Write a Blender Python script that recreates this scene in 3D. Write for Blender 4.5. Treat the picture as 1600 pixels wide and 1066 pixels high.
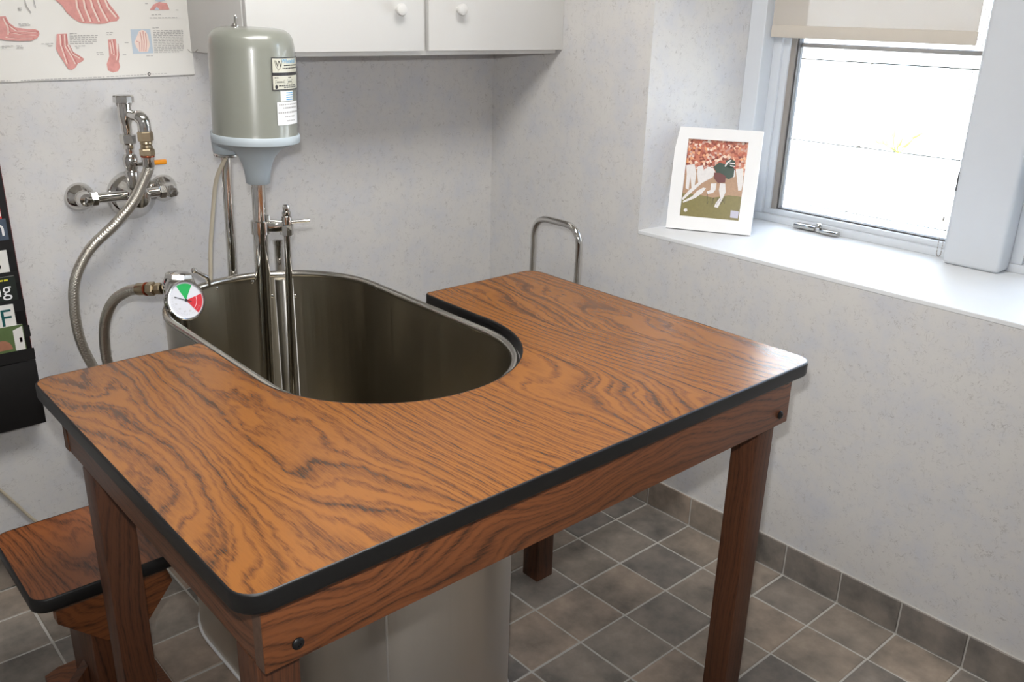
import bpy, bmesh, math, random
from mathutils import Vector, Matrix

for o in list(bpy.data.objects):
    bpy.data.objects.remove(o, do_unlink=True)
SC = bpy.context.scene
COL = SC.collection
random.seed(7)
PI = math.pi

# ------------------------------------------------------------------ camera
CAM_POS = Vector((-2.070569, -2.424557, 1.507864))
CAM_RIGHT = Vector((0.747755, -0.663523, 0.024503))
CAM_UP = Vector((0.213186, 0.274872, 0.937549))
CAM_FWD = Vector((0.62882, 0.695833, -0.34699))
cd = bpy.data.cameras.new('camera')
cd.sensor_width = 36.0
cd.sensor_fit = 'HORIZONTAL'
cd.lens = 31.2455
cd.clip_start = 0.02
cam = bpy.data.objects.new('camera', cd)
COL.objects.link(cam)
m = Matrix((CAM_RIGHT, CAM_UP, -CAM_FWD)).transposed().to_4x4()
m.translation = CAM_POS
cam.matrix_world = m
SC.camera = cam

# ------------------------------------------------------------------ light
SC.view_settings.view_transform = 'Standard'
SC.view_settings.look = 'None'
SC.view_settings.gamma = 1.0
SC.view_settings.use_curve_mapping = False
SC.view_settings.exposure = -0.30

w = bpy.data.worlds.new('world')
SC.world = w
w.use_nodes = True
nt = w.node_tree
bg = nt.nodes['Background']
sky = nt.nodes.new('ShaderNodeTexSky')
sky.sky_type = 'NISHITA'
sky.sun_disc = False
sky.sun_elevation = math.radians(55)
sky.sun_rotation = math.radians(-80)
nt.links.new(sky.outputs['Color'], bg.inputs['Color'])
bg.inputs['Strength'].default_value = 3.6

def light(name, kind, loc, energy, color, **kw):
    d = bpy.data.lights.new(name, kind)
    d.energy = energy
    d.color = color
    for k, v in kw.items():
        setattr(d, k, v)
    o = bpy.data.objects.new(name, d)
    o.location = loc
    COL.objects.link(o)
    return o

sun = light('sun', 'SUN', (-4, -3, 8), 34.0, (0.98, 0.99, 1.0), angle=0.009)
sun.rotation_euler = Vector((0.62, 0.12, -0.95)).to_track_quat('-Z', 'Y').to_euler()
# flash of the camera that took the photograph, sitting above its lens
flash = light('camera_flash', 'SPOT', CAM_POS + CAM_UP * 0.10 - CAM_RIGHT * 0.02, 94.0,
              (1.0, 0.995, 0.985), shadow_soft_size=0.02,
              spot_size=math.radians(90), spot_blend=1.0)
flash.rotation_euler = CAM_FWD.to_track_quat('-Z', 'Y').to_euler()

# ------------------------------------------------------------------ helpers
def srgb(r, g, b):
    def f(c):
        c /= 255.0
        return c / 12.92 if c <= 0.04045 else ((c + 0.055) / 1.055) ** 2.4
    return (f(r), f(g), f(b), 1.0)

def new_bm():
    return bmesh.new()

def add_box(bm, x0, x1, y0, y1, z0, z1, bevel=0.0, seg=2):
    x0, x1 = min(x0, x1), max(x0, x1)
    y0, y1 = min(y0, y1), max(y0, y1)
    z0, z1 = min(z0, z1), max(z0, z1)
    vs = [bm.verts.new(p) for p in ((x0, y0, z0), (x1, y0, z0), (x1, y1, z0), (x0, y1, z0),
                                    (x0, y0, z1), (x1, y0, z1), (x1, y1, z1), (x0, y1, z1))]
    fs = [bm.faces.new([vs[i] for i in q]) for q in ((3, 2, 1, 0), (4, 5, 6, 7), (0, 1, 5, 4),
                                                    (1, 2, 6, 5), (2, 3, 7, 6), (3, 0, 4, 7))]
    if bevel > 0:
        es = list({e for f in fs for e in f.edges})
        bmesh.ops.bevel(bm, geom=es, offset=bevel, segments=seg, profile=0.5, affect='EDGES')

def box(*a, **k):
    bm = new_bm()
    add_box(bm, *a, **k)
    return bm

def basis(axis):
    a = Vector(axis).normalized()
    h = Vector((0, 0, 1)) if abs(a.z) < 0.9 else Vector((1, 0, 0))
    u = h.cross(a).normalized()
    v = a.cross(u).normalized()
    return u, v, a

def add_lathe(bm, origin, axis, profile, seg=32, sides=None, phase=0.0):
    """profile: list of (radius, height along axis); open ends are capped"""
    n = sides or seg
    o = Vector(origin)
    u, v, a = basis(axis)
    rings = []
    for r, h in profile:
        if r <= 1e-6:
            rings.append([bm.verts.new(o + a * h)])
        else:
            rings.append([bm.verts.new(o + a * h + u * (r * math.cos(2 * PI * i / n + phase))
                                       + v * (r * math.sin(2 * PI * i / n + phase))) for i in range(n)])
    for A, B in zip(rings[:-1], rings[1:]):
        for i in range(n):
            j = (i + 1) % n
            if len(A) == 1 and len(B) == 1:
                continue
            if len(A) == 1:
                bm.faces.new((A[0], B[j], B[i]))
            elif len(B) == 1:
                bm.faces.new((A[i], A[j], B[0]))
            else:
                bm.faces.new((A[i], A[j], B[j], B[i]))
    if len(rings[0]) > 1:
        bm.faces.new(list(reversed(rings[0])))
    if len(rings[-1]) > 1:
        bm.faces.new(rings[-1])

def lathe(*a, **k):
    bm = new_bm()
    add_lathe(bm, *a, **k)
    return bm

def spline(pts, n=8, closed=False):
    P = [Vector(p) for p in pts]
    out = []
    N = len(P)
    rng = range(N) if closed else range(N - 1)
    for i in rng:
        p1, p2 = P[i], P[(i + 1) % N]
        p0 = P[i - 1] if (i > 0 or closed) else p1 + (p1 - p2)
        p3 = P[(i + 2) % N] if (i + 2 < N or closed) else p2 + (p2 - p1)
        for k in range(n):
            t = k / n
            out.append(0.5 * ((2 * p1) + (p2 - p0) * t + (2 * p0 - 5 * p1 + 4 * p2 - p3) * t * t
                              + (3 * p1 - p0 - 3 * p2 + p3) * t ** 3))
    if not closed:
        out.append(P[-1])
    return out

def fillet(pts, r, n=6):
    """polyline with rounded inner corners"""
    P = [Vector(p) for p in pts]
    out = [P[0]]
    for a, b, c in zip(P[:-2], P[1:-1], P[2:]):
        rr = min(r, (a - b).length * 0.49, (c - b).length * 0.49)
        s = b + (a - b).normalized() * rr
        e = b + (c - b).normalized() * rr
        for k in range(n + 1):
            t = k / n
            out.append((1 - t) ** 2 * s + 2 * t * (1 - t) * b + t * t * e)
    out.append(P[-1])
    return out

def add_tube(bm, path, r, seg=12, closed=False, cap=True, uvs=False):
    P = [Vector(p) for p in path]
    n = len(P)
    rad = r if isinstance(r, (list, tuple)) else [r] * n
    tang = []
    for i in range(n):
        if closed:
            t = P[(i + 1) % n] - P[i - 1]
        else:
            t = P[min(i + 1, n - 1)] - P[max(i - 1, 0)]
        tang.append(t.normalized())
    u, v, _ = basis(tang[0])
    rings = []
    for i in range(n):
        t = tang[i]
        u = (u - t * u.dot(t)).normalized()
        v = t.cross(u)
        rings.append([bm.verts.new(P[i] + u * (rad[i] * math.cos(2 * PI * k / seg))
                                   + v * (rad[i] * math.sin(2 * PI * k / seg))) for k in range(seg)])
    lay = bm.loops.layers.uv.verify() if uvs else None
    L = 0.0
    pairs = list(zip(range(n - 1), range(1, n))) + ([(n - 1, 0)] if closed else [])
    for a, b in pairs:
        dl = (P[b] - P[a]).length
        for k in range(seg):
            j = (k + 1) % seg
            f = bm.faces.new((rings[a][k], rings[a][j], rings[b][j], rings[b][k]))
            if uvs:
                for lp, uv in zip(f.loops, ((k / seg, L), ((k + 1) / seg, L), ((k + 1) / seg, L + dl), (k / seg, L + dl))):
                    lp[lay].uv = uv
        L += dl
    if cap and not closed:
        bm.faces.new(list(reversed(rings[0])))
        bm.faces.new(rings[-1])

def tube(*a, **k):
    bm = new_bm()
    add_tube(bm, *a, **k)
    return bm

def add_prism(bm, pts, h0, h1, frame=None):
    """2D outline extruded; frame maps (a, b, h) to a world point"""
    fr = frame or (lambda a, b, h: (a, b, h))
    lo = [bm.verts.new(fr(a, b, h0)) for a, b in pts]
    hi = [bm.verts.new(fr(a, b, h1)) for a, b in pts]
    n = len(pts)
    bm.faces.new(list(reversed(lo)))
    bm.faces.new(hi)
    for i in range(n):
        j = (i + 1) % n
        bm.faces.new((lo[i], lo[j], hi[j], hi[i]))

def prism(*a, **k):
    bm = new_bm()
    add_prism(bm, *a, **k)
    return bm

def rounded(pts, radii, n=6):
    """2D closed polygon with rounded corners"""
    out = []
    N = len(pts)
    for i in range(N):
        a, b, c = (Vector(pts[i - 1]), Vector(pts[i]), Vector(pts[(i + 1) % N]))
        r = radii[i] if isinstance(radii, (list, tuple)) else radii
        if r <= 0:
            out.append((b.x, b.y))
            continue
        d1, d2 = (a - b).normalized(), (c - b).normalized()
        ang = d1.angle(d2)
        t = r / math.tan(ang / 2)
        ctr = b + (d1 + d2).normalized() * (r / math.sin(ang / 2))
        s, e = b + d1 * t, b + d2 * t
        a0 = math.atan2(s.y - ctr.y, s.x - ctr.x)
        a1 = math.atan2(e.y - ctr.y, e.x - ctr.x)
        da = (a1 - a0 + PI) % (2 * PI) - PI
        for k in range(n + 1):
            q = a0 + da * k / n
            out.append((ctr.x + r * math.cos(q), ctr.y + r * math.sin(q)))
    return out

def outline_normals(pts):
    n = len(pts)
    area = sum(pts[i][0] * pts[(i + 1) % n][1] - pts[(i + 1) % n][0] * pts[i][1] for i in range(n))
    s = 1 if area > 0 else -1
    res = []
    for i in range(n):
        a, b, c = Vector(pts[i - 1]), Vector(pts[i]), Vector(pts[(i + 1) % n])
        d = ((b - a).normalized() + (c - b).normalized())
        d = d.normalized() if d.length > 1e-9 else (c - b).normalized()
        res.append((s * d.y, -s * d.x))
    return res

def sweep(pts, profile, closed_profile=False):
    """sweep a profile of (outward offset, z) around a closed 2D outline"""
    bm = new_bm()
    nr = outline_normals(pts)
    cols = []
    for (x, y), (nx, ny) in zip(pts, nr):
        cols.append([bm.verts.new((x + nx * o, y + ny * o, z)) for o, z in profile])
    n, k = len(pts), len(profile)
    for i in range(n):
        A, B = cols[i], cols[(i + 1) % n]
        for j in range(k if closed_profile else k - 1):
            j2 = (j + 1) % k
            bm.faces.new((A[j], B[j], B[j2], A[j2]))
    return bm

def stadium(cx, hw, y_far, y_near, n=28):
    """outline whose half circles are centred at y_far and y_near"""
    pts = []
    for k in range(n + 1):
        a = PI * k / n
        pts.append((cx + hw * math.cos(a), y_far + hw * math.sin(a)))
    for k in range(1, 5):
        pts.append((cx - hw, y_far + (y_near - y_far) * k / 5))
    for k in range(n + 1):
        a = PI + PI * k / n
        pts.append((cx + hw * math.cos(a), y_near + hw * math.sin(a)))
    for k in range(1, 5):
        pts.append((cx + hw, y_near + (y_far - y_near) * k / 5))
    return pts

def obj(name, bm, mat, parent=None, smooth=40, xf=None):
    if xf is not None:
        bmesh.ops.transform(bm, matrix=xf, verts=bm.verts)
    bmesh.ops.recalc_face_normals(bm, faces=bm.faces)
    me = bpy.data.meshes.new(name)
    if parent is not None:
        inv = parent.matrix_basis.inverted() if parent.type == 'EMPTY' else None
        off = world_matrix(parent).inverted()
        bmesh.ops.transform(bm, matrix=off, verts=bm.verts)
    bm.to_mesh(me)
    bm.free()
    if smooth:
        for p in me.polygons:
            p.use_smooth = True
        me.set_sharp_from_angle(angle=math.radians(smooth))
    me.materials.append(mat)
    o = bpy.data.objects.new(name, me)
    COL.objects.link(o)
    if parent is not None:
        o.parent = parent
    return o

def world_matrix(o):
    mm = o.matrix_basis.copy()
    while o.parent is not None:
        o = o.parent
        mm = o.matrix_basis @ mm
    return mm

def set_origin(o, loc):
    """move a top-level mesh's origin without moving the mesh"""
    loc = Vector(loc)
    o.data.transform(Matrix.Translation(-loc))
    o.location = loc

def tag(o, label=None, cat=None, group=None, kind=None):
    if label:
        o['label'] = label
    if cat:
        o['category'] = cat
    if group:
        o['group'] = group
    if kind:
        o['kind'] = kind
    return o

def thing(name, loc, label, cat, group=None):
    o = bpy.data.objects.new(name, None)
    o.empty_display_size = 0.05
    o.location = loc
    COL.objects.link(o)
    return tag(o, label, cat, group)

def struct(name, bm, mat, smooth=0):
    return tag(obj(name, bm, mat, None, smooth), kind='structure')

def struct_empty(name, loc):
    o = bpy.data.objects.new(name, None)
    o.location = loc
    COL.objects.link(o)
    return tag(o, kind='structure')

def text_geo(s, size, align='LEFT'):
    cu = bpy.data.curves.new('tmp_text', 'FONT')
    cu.body = s
    cu.size = size
    cu.align_x = align
    cu.resolution_u = 3
    ob = bpy.data.objects.new('tmp_text', cu)
    COL.objects.link(ob)
    dg = bpy.context.evaluated_depsgraph_get()
    me = bpy.data.meshes.new_from_object(ob.evaluated_get(dg))
    vs = [(v.co.x, v.co.y) for v in me.vertices]
    fs = [tuple(p.vertices) for p in me.polygons]
    bpy.data.objects.remove(ob, do_unlink=True)
    bpy.data.curves.remove(cu)
    bpy.data.meshes.remove(me)
    return vs, fs

def add_geo(bm, geo, frame):
    vs, fs = geo
    V = [bm.verts.new(frame(a, b)) for a, b in vs]
    for f in fs:
        try:
            bm.faces.new([V[i] for i in f])
        except ValueError:
            pass

def add_poly(bm, pts, frame):
    bm.faces.new([bm.verts.new(frame(a, b)) for a, b in pts])

def add_stroke(bm, pts, wd, frame):
    """flat ribbon along 2D points"""
    P = [Vector(p) for p in pts]
    L, Rr = [], []
    for i, p in enumerate(P):
        t = (P[min(i + 1, len(P) - 1)] - P[max(i - 1, 0)]).normalized()
        nn = Vector((-t.y, t.x)) * wd / 2
        L.append(bm.verts.new(frame(*(p + nn))))
        Rr.append(bm.verts.new(frame(*(p - nn))))
    for i in range(len(P) - 1):
        bm.faces.new((L[i], L[i + 1], Rr[i + 1], Rr[i]))

# ------------------------------------------------------------------ materials
def mat_new(name):
    mt = bpy.data.materials.new(name)
    mt.use_nodes = True
    n = mt.node_tree
    return mt, n, n.nodes['Principled BSDF']

def N(n, kind, **kw):
    nd = n.nodes.new(kind)
    for k, v in kw.items():
        if k in nd.inputs:
            nd.inputs[k].default_value = v
        else:
            setattr(nd, k, v)
    return nd

def simple(name, col, rough=0.5, metal=0.0, noise=0.04, nscale=20.0, coat=0.0, bump=0.0):
    mt, n, b = mat_new(name)
    b.inputs['Roughness'].default_value = rough
    b.inputs['Metallic'].default_value = metal
    b.inputs['Coat Weight'].default_value = coat
    geo = N(n, 'ShaderNodeNewGeometry')
    nz = N(n, 'ShaderNodeTexNoise', Scale=nscale, Detail=3.0)
    n.links.new(geo.outputs['Position'], nz.inputs['Vector'])
    mr = N(n, 'ShaderNodeMapRange')
    mr.inputs['To Min'].default_value = 1.0 - noise
    mr.inputs['To Max'].default_value = 1.0 + noise
    n.links.new(nz.outputs['Fac'], mr.inputs['Value'])
    vm = N(n, 'ShaderNodeVectorMath', operation='SCALE')
    vm.inputs[0].default_value = col[:3]
    n.links.new(mr.outputs['Result'], vm.inputs['Scale'])
    n.links.new(vm.outputs['Vector'], b.inputs['Base Color'])
    if bump:
        bp = N(n, 'ShaderNodeBump', Strength=bump, Distance=0.001)
        n.links.new(nz.outputs['Fac'], bp.inputs['Height'])
        n.links.new(bp.outputs['Normal'], b.inputs['Normal'])
    return mt

def ramp(n, stops, interp='LINEAR'):
    r = N(n, 'ShaderNodeValToRGB')
    cr = r.color_ramp
    cr.interpolation = interp
    cr.elements[0].position, cr.elements[0].color = stops[0]
    cr.elements[1].position, cr.elements[1].color = stops[-1]
    for p, c in stops[1:-1]:
        e = cr.elements.new(p)
        e.color = c
    return r

def math_node(n, op, a, b=None, c=None):
    nd = N(n, 'ShaderNodeMath', operation=op)
    for i, v in enumerate((a, b, c)):
        if v is None:
            continue
        if isinstance(v, (int, float)):
            nd.inputs[i].default_value = v
        else:
            n.links.new(v, nd.inputs[i])
    return nd.outputs[0]

def wood(name, axis, light, mid, dark, rough=0.35, across=2.3, along=0.27, loops=19.0, lines=32.0, seed=0.0, spec=0.5):
    """oak grain: the contour lines of a noise field stretched along one axis"""
    mt, n, b = mat_new(name)
    geo = N(n, 'ShaderNodeNewGeometry')
    sep = N(n, 'ShaderNodeSeparateXYZ')
    n.links.new(geo.outputs['Position'], sep.inputs[0])
    ax = {'x': 0, 'y': 1, 'z': 2}[axis]
    lo = sep.outputs[ax]
    o1, o2 = [sep.outputs[i] for i in range(3) if i != ax]
    cross = math_node(n, 'ADD', o1, math_node(n, 'MULTIPLY', o2, 0.7))
    def field(kx, ky, sd, **kw):
        c = N(n, 'ShaderNodeCombineXYZ')
        n.links.new(math_node(n, 'MULTIPLY', cross, kx), c.inputs[0])
        n.links.new(math_node(n, 'MULTIPLY', lo, ky), c.inputs[1])
        c.inputs[2].default_value = sd
        z = N(n, 'ShaderNodeTexNoise', Scale=1.0, **kw)
        n.links.new(c.outputs[0], z.inputs['Vector'])
        return z.outputs['Fac']
    big = field(across * 1.6, along * 1.6 * 2.2, seed, Detail=1.2, Roughness=0.4)
    wob = field(16.0, 7.0, seed + 4.0, Detail=3.0)
    jag = field(130.0, 36.0, seed + 9.0, Detail=2.0)
    t = math_node(n, 'ADD', math_node(n, 'MULTIPLY', big, loops), math_node(n, 'MULTIPLY', cross, lines))
    t = math_node(n, 'ADD', t, math_node(n, 'MULTIPLY', wob, 1.1))
    t = math_node(n, 'ADD', t, math_node(n, 'MULTIPLY', jag, 0.22))
    fr = math_node(n, 'FRACT', t)
    # how strongly each ring shows
    amp = field(across * 6.0, 1.6, seed + 20.0, Detail=2.0)
    ampr = N(n, 'ShaderNodeMapRange')
    ampr.inputs['From Min'].default_value = 0.30
    ampr.inputs['From Max'].default_value = 0.66
    ampr.inputs['To Min'].default_value = 0.45
    ampr.inputs['To Max'].default_value = 1.0
    n.links.new(amp, ampr.inputs['Value'])
    prof = ramp(n, [(0.0, (0.75, 0.75, 0.75, 1)), (0.08, (0.30, 0.30, 0.30, 1)), (0.30, (0.0, 0.0, 0.0, 1)), (0.62, (0.05, 0.05, 0.05, 1)), (0.86, (0.45, 0.45, 0.45, 1)), (0.95, (1, 1, 1, 1)), (1.0, (0.9, 0.9, 0.9, 1))])
    n.links.new(fr, prof.inputs['Fac'])
    ring = math_node(n, 'MULTIPLY', prof.outputs['Color'], ampr.outputs['Result'])
    prof2 = ramp(n, [(0.0, (0.35, 0.35, 0.35, 1)), (0.2, (0.0, 0.0, 0.0, 1)), (0.6, (0.0, 0.0, 0.0, 1)), (0.9, (0.45, 0.45, 0.45, 1)), (1.0, (0.5, 0.5, 0.5, 1))])
    n.links.new(math_node(n, 'FRACT', math_node(n, 'MULTIPLY', t, 2.63)), prof2.inputs['Fac'])
    amp2 = field(across * 9.0, 2.2, seed + 70.0, Detail=1.0)
    ring = math_node(n, 'MAXIMUM', ring, math_node(n, 'MULTIPLY', prof2.outputs['Color'], math_node(n, 'MULTIPLY', amp2, 1.7)))
    pores = field(520.0, 34.0, seed + 31.0, Detail=2.0, Roughness=0.7)
    pr = N(n, 'ShaderNodeMapRange')
    pr.inputs['From Min'].default_value = 0.36
    pr.inputs['From Max'].default_value = 0.66
    pr.inputs['To Min'].default_value = 0.45
    pr.inputs['To Max'].default_value = 1.25
    n.links.new(pores, pr.inputs['Value'])
    f = math_node(n, 'MULTIPLY', ring, pr.outputs['Result'])
    f = math_node(n, 'ADD', f, math_node(n, 'MULTIPLY', math_node(n, 'SUBTRACT', pr.outputs['Result'], 0.85), 0.10))
    rp = ramp(n, [(0.0, light), (0.38, mid), (0.9, dark)])
    n.links.new(f, rp.inputs['Fac'])
    drift = field(across * 1.2, 0.9, seed + 50.0, Detail=1.0)
    mr = N(n, 'ShaderNodeMapRange')
    mr.inputs['To Min'].default_value = 0.80
    mr.inputs['To Max'].default_value = 1.16
    n.links.new(drift, mr.inputs['Value'])
    vm = N(n, 'ShaderNodeVectorMath', operation='SCALE')
    n.links.new(rp.outputs['Color'], vm.inputs[0])
    n.links.new(mr.outputs['Result'], vm.inputs['Scale'])
    n.links.new(vm.outputs['Vector'], b.inputs['Base Color'])
    b.inputs['Roughness'].default_value = rough
    b.inputs['Specular IOR Level'].default_value = spec
    bp = N(n, 'ShaderNodeBump', Strength=0.05, Distance=0.0005)
    n.links.new(pores, bp.inputs['Height'])
    n.links.new(bp.outputs['Normal'], b.inputs['Normal'])
    return mt

def wallpaper():
    mt, n, b = mat_new('wallpaper')
    geo = N(n, 'ShaderNodeNewGeometry')
    base, dark, blue = srgb(207, 205, 203), srgb(158, 154, 152), srgb(198, 199, 204)
    # curled fibres: thin contour lines of a wandering noise, kept only in patches
    fac = None
    for s, seed, wdt in ((38.0, 0.0, 0.012), (64.0, 9.0, 0.016)):
        mp = N(n, 'ShaderNodeMapping')
        mp.inputs['Location'].default_value = (seed, seed * 1.7, seed * 0.6)
        n.links.new(geo.outputs['Position'], mp.inputs['Vector'])
        a = N(n, 'ShaderNodeTexNoise', Scale=s, Detail=2.0, Distortion=1.2)
        n.links.new(mp.outputs[0], a.inputs['Vector'])
        d = math_node(n, 'ABSOLUTE', math_node(n, 'SUBTRACT', a.outputs['Fac'], 0.5))
        line = math_node(n, 'LESS_THAN', d, wdt)
        k = N(n, 'ShaderNodeTexNoise', Scale=s * 0.9, Detail=1.0)
        mp2 = N(n, 'ShaderNodeMapping')
        mp2.inputs['Location'].default_value = (seed + 31, 5, 2)
        n.links.new(geo.outputs['Position'], mp2.inputs['Vector'])
        n.links.new(mp2.outputs[0], k.inputs['Vector'])
        keep = N(n, 'ShaderNodeMapRange')
        keep.inputs['From Min'].default_value = 0.5
        keep.inputs['From Max'].default_value = 0.68
        n.links.new(k.outputs['Fac'], keep.inputs['Value'])
        part = math_node(n, 'MULTIPLY', line, keep.outputs['Result'])
        fac = part if fac is None else math_node(n, 'MAXIMUM', fac, part)
    big = N(n, 'ShaderNodeTexNoise', Scale=9.0, Detail=4.0, Roughness=0.65)
    n.links.new(geo.outputs['Position'], big.inputs['Vector'])
    rp = ramp(n, [(0.3, blue), (0.55, base), (0.8, srgb(210, 208, 204))])
    n.links.new(big.outputs['Fac'], rp.inputs['Fac'])
    mx = N(n, 'ShaderNodeMix', data_type='RGBA')
    n.links.new(math_node(n, 'MULTIPLY', fac, 0.55), mx.inputs['Factor'])
    n.links.new(rp.outputs['Color'], mx.inputs['A'])
    mx.inputs['B'].default_value = dark
    n.links.new(mx.outputs['Result'], b.inputs['Base Color'])
    b.inputs['Roughness'].default_value = 0.62
    fine = N(n, 'ShaderNodeTexNoise', Scale=150.0, Detail=2.0)
    n.links.new(geo.outputs['Position'], fine.inputs['Vector'])
    bp = N(n, 'ShaderNodeBump', Strength=0.12, Distance=0.0015)
    n.links.new(fine.outputs['Fac'], bp.inputs['Height'])
    n.links.new(bp.outputs['Normal'], b.inputs['Normal'])
    return mt

def tile_mat():
    mt, n, b = mat_new('stone_tile')
    geo = N(n, 'ShaderNodeNewGeometry')
    info = N(n, 'ShaderNodeObjectInfo')
    off = N(n, 'ShaderNodeVectorMath', operation='ADD')
    sc = N(n, 'ShaderNodeVectorMath', operation='SCALE')
    sc.inputs[0].default_value = (17.0, 29.0, 5.0)
    n.links.new(info.outputs['Random'], sc.inputs['Scale'])
    n.links.new(geo.outputs['Position'], off.inputs[0])
    n.links.new(sc.outputs[0], off.inputs[1])
    a = N(n, 'ShaderNodeTexNoise', Scale=9.0, Detail=7.0, Roughness=0.62)
    n.links.new(off.outputs[0], a.inputs['Vector'])
    rp = ramp(n, [(0.25, srgb(98, 94, 89)), (0.45, srgb(136, 129, 121)), (0.6, srgb(158, 147, 136)), (0.8, srgb(182, 172, 160))])
    n.links.new(a.outputs['Fac'], rp.inputs['Fac'])
    tone = ramp(n, [(0.0, (0.72, 0.74, 0.78, 1)), (0.35, (0.88, 0.88, 0.88, 1)), (0.7, (1.0, 0.96, 0.92, 1)), (1.0, (1.12, 1.02, 0.95, 1))])
    n.links.new(info.outputs['Random'], tone.inputs['Fac'])
    mx = N(n, 'ShaderNodeMix', data_type='RGBA', blend_type='MULTIPLY')
    mx.inputs['Factor'].default_value = 1.0
    n.links.new(rp.outputs['Color'], mx.inputs['A'])
    n.links.new(tone.outputs['Color'], mx.inputs['B'])
    n.links.new(mx.outputs['Result'], b.inputs['Base Color'])
    b.inputs['Roughness'].default_value = 0.5
    bp = N(n, 'ShaderNodeBump', Strength=0.25, Distance=0.002)
    n.links.new(a.outputs['Fac'], bp.inputs['Height'])
    n.links.new(bp.outputs['Normal'], b.inputs['Normal'])
    return mt

def brushed(name, col, r0, r1, aniso=0.0):
    mt, n, b = mat_new(name)
    geo = N(n, 'ShaderNodeNewGeometry')
    mp = N(n, 'ShaderNodeMapping')
    mp.inputs['Scale'].default_value = (9.0, 9.0, 0.35)
    n.links.new(geo.outputs['Position'], mp.inputs['Vector'])
    a = N(n, 'ShaderNodeTexNoise', Scale=2.0, Detail=4.0)
    n.links.new(mp.outputs[0], a.inputs['Vector'])
    mr = N(n, 'ShaderNodeMapRange')
    mr.inputs['To Min'].default_value = r0
    mr.inputs['To Max'].default_value = r1
    n.links.new(a.outputs['Fac'], mr.inputs['Value'])
    n.links.new(mr.outputs['Result'], b.inputs['Roughness'])
    b.inputs['Base Color'].default_value = col
    b.inputs['Metallic'].default_value = 1.0
    if aniso:
        tg = N(n, 'ShaderNodeTangent', direction_type='RADIAL', axis='Z')
        n.links.new(tg.outputs[0], b.inputs['Tangent'])
        b.inputs['Anisotropic'].default_value = aniso
        b.inputs['Anisotropic Rotation'].default_value = 0.25
    mp2 = N(n, 'ShaderNodeMapping')
    mp2.inputs['Scale'].default_value = (3.0, 3.0, 260.0)
    n.links.new(geo.outputs['Position'], mp2.inputs['Vector'])
    g = N(n, 'ShaderNodeTexNoise', Scale=2.0, Detail=2.0)
    n.links.new(mp2.outputs[0], g.inputs['Vector'])
    bp = N(n, 'ShaderNodeBump', Strength=0.05, Distance=0.0004)
    n.links.new(g.outputs['Fac'], bp.inputs['Height'])
    bq = N(n, 'ShaderNodeBump', Strength=0.5, Distance=0.004 if aniso else 0.0)
    n.links.new(a.outputs['Fac'], bq.inputs['Height'])
    n.links.new(bp.outputs['Normal'], bq.inputs['Normal'])
    n.links.new(bq.outputs['Normal'], b.inputs['Normal'])
    return mt

def braid():
    mt, n, b = mat_new('braided_steel')
    b.inputs['Metallic'].default_value = 1.0
    b.inputs['Base Color'].default_value = srgb(205, 200, 190)
    b.inputs['Roughness'].default_value = 0.3
    uv = N(n, 'ShaderNodeUVMap')
    sep = N(n, 'ShaderNodeSeparateXYZ')
    n.links.new(uv.outputs['UV'], sep.inputs[0])
    u = math_node(n, 'MULTIPLY', sep.outputs[0], 2 * PI * 8)
    v = math_node(n, 'MULTIPLY', sep.outputs[1], 2 * PI * 130)
    s1 = math_node(n, 'SINE', math_node(n, 'ADD', u, v))
    s2 = math_node(n, 'SINE', math_node(n, 'SUBTRACT', u, v))
    bp = N(n, 'ShaderNodeBump', Strength=0.35, Distance=0.0008)
    n.links.new(math_node(n, 'MAXIMUM', s1, s2), bp.inputs['Height'])
    n.links.new(bp.outputs['Normal'], b.inputs['Normal'])
    return mt

def pane_mat():
    mt = bpy.data.materials.new('window_glass')
    mt.use_nodes = True
    n = mt.node_tree
    n.nodes.remove(n.nodes['Principled BSDF'])
    tr = N(n, 'ShaderNodeBsdfTransparent')
    tr.inputs['Color'].default_value = (0.95, 0.97, 0.96, 1)
    gl = N(n, 'ShaderNodeBsdfGlossy')
    gl.inputs['Roughness'].default_value = 0.02
    fr = N(n, 'ShaderNodeFresnel')
    fr.inputs['IOR'].default_value = 1.3
    mx = N(n, 'ShaderNodeMixShader')
    n.links.new(fr.outputs[0], mx.inputs[0])
    n.links.new(tr.outputs[0], mx.inputs[1])
    n.links.new(gl.outputs[0], mx.inputs[2])
    n.links.new(mx.outputs[0], n.nodes['Material Output'].inputs['Surface'])
    return mt

def shade_mat():
    """open-weave screen cloth: part thread, part holes"""
    mt = bpy.data.materials.new('screen_cloth')
    mt.use_nodes = True
    n = mt.node_tree
    b = n.nodes['Principled BSDF']
    b.inputs['Base Color'].default_value = srgb(205, 198, 188)
    b.inputs['Roughness'].default_value = 0.8
    tr = N(n, 'ShaderNodeBsdfTransparent')
    geo = N(n, 'ShaderNodeNewGeometry')
    sep = N(n, 'ShaderNodeSeparateXYZ')
    n.links.new(geo.outputs['Position'], sep.inputs[0])
    a = math_node(n, 'SINE', math_node(n, 'MULTIPLY', sep.outputs[1], 2 * PI * 330))
    c = math_node(n, 'SINE', math_node(n, 'MULTIPLY', sep.outputs[2], 2 * PI * 330))
    f = N(n, 'ShaderNodeMapRange')
    f.inputs['From Min'].default_value = -1
    f.inputs['From Max'].default_value = 1
    f.inputs['To Min'].default_value = 0.78
    f.inputs['To Max'].default_value = 0.9
    n.links.new(math_node(n, 'MULTIPLY', a, c), f.inputs['Value'])
    mx = N(n, 'ShaderNodeMixShader')
    n.links.new(f.outputs['Result'], mx.inputs[0])
    n.links.new(tr.outputs[0], mx.inputs[1])
    n.links.new(b.outputs[0], mx.inputs[2])
    n.links.new(mx.outputs[0], n.nodes['Material Output'].inputs['Surface'])
    return mt

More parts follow.
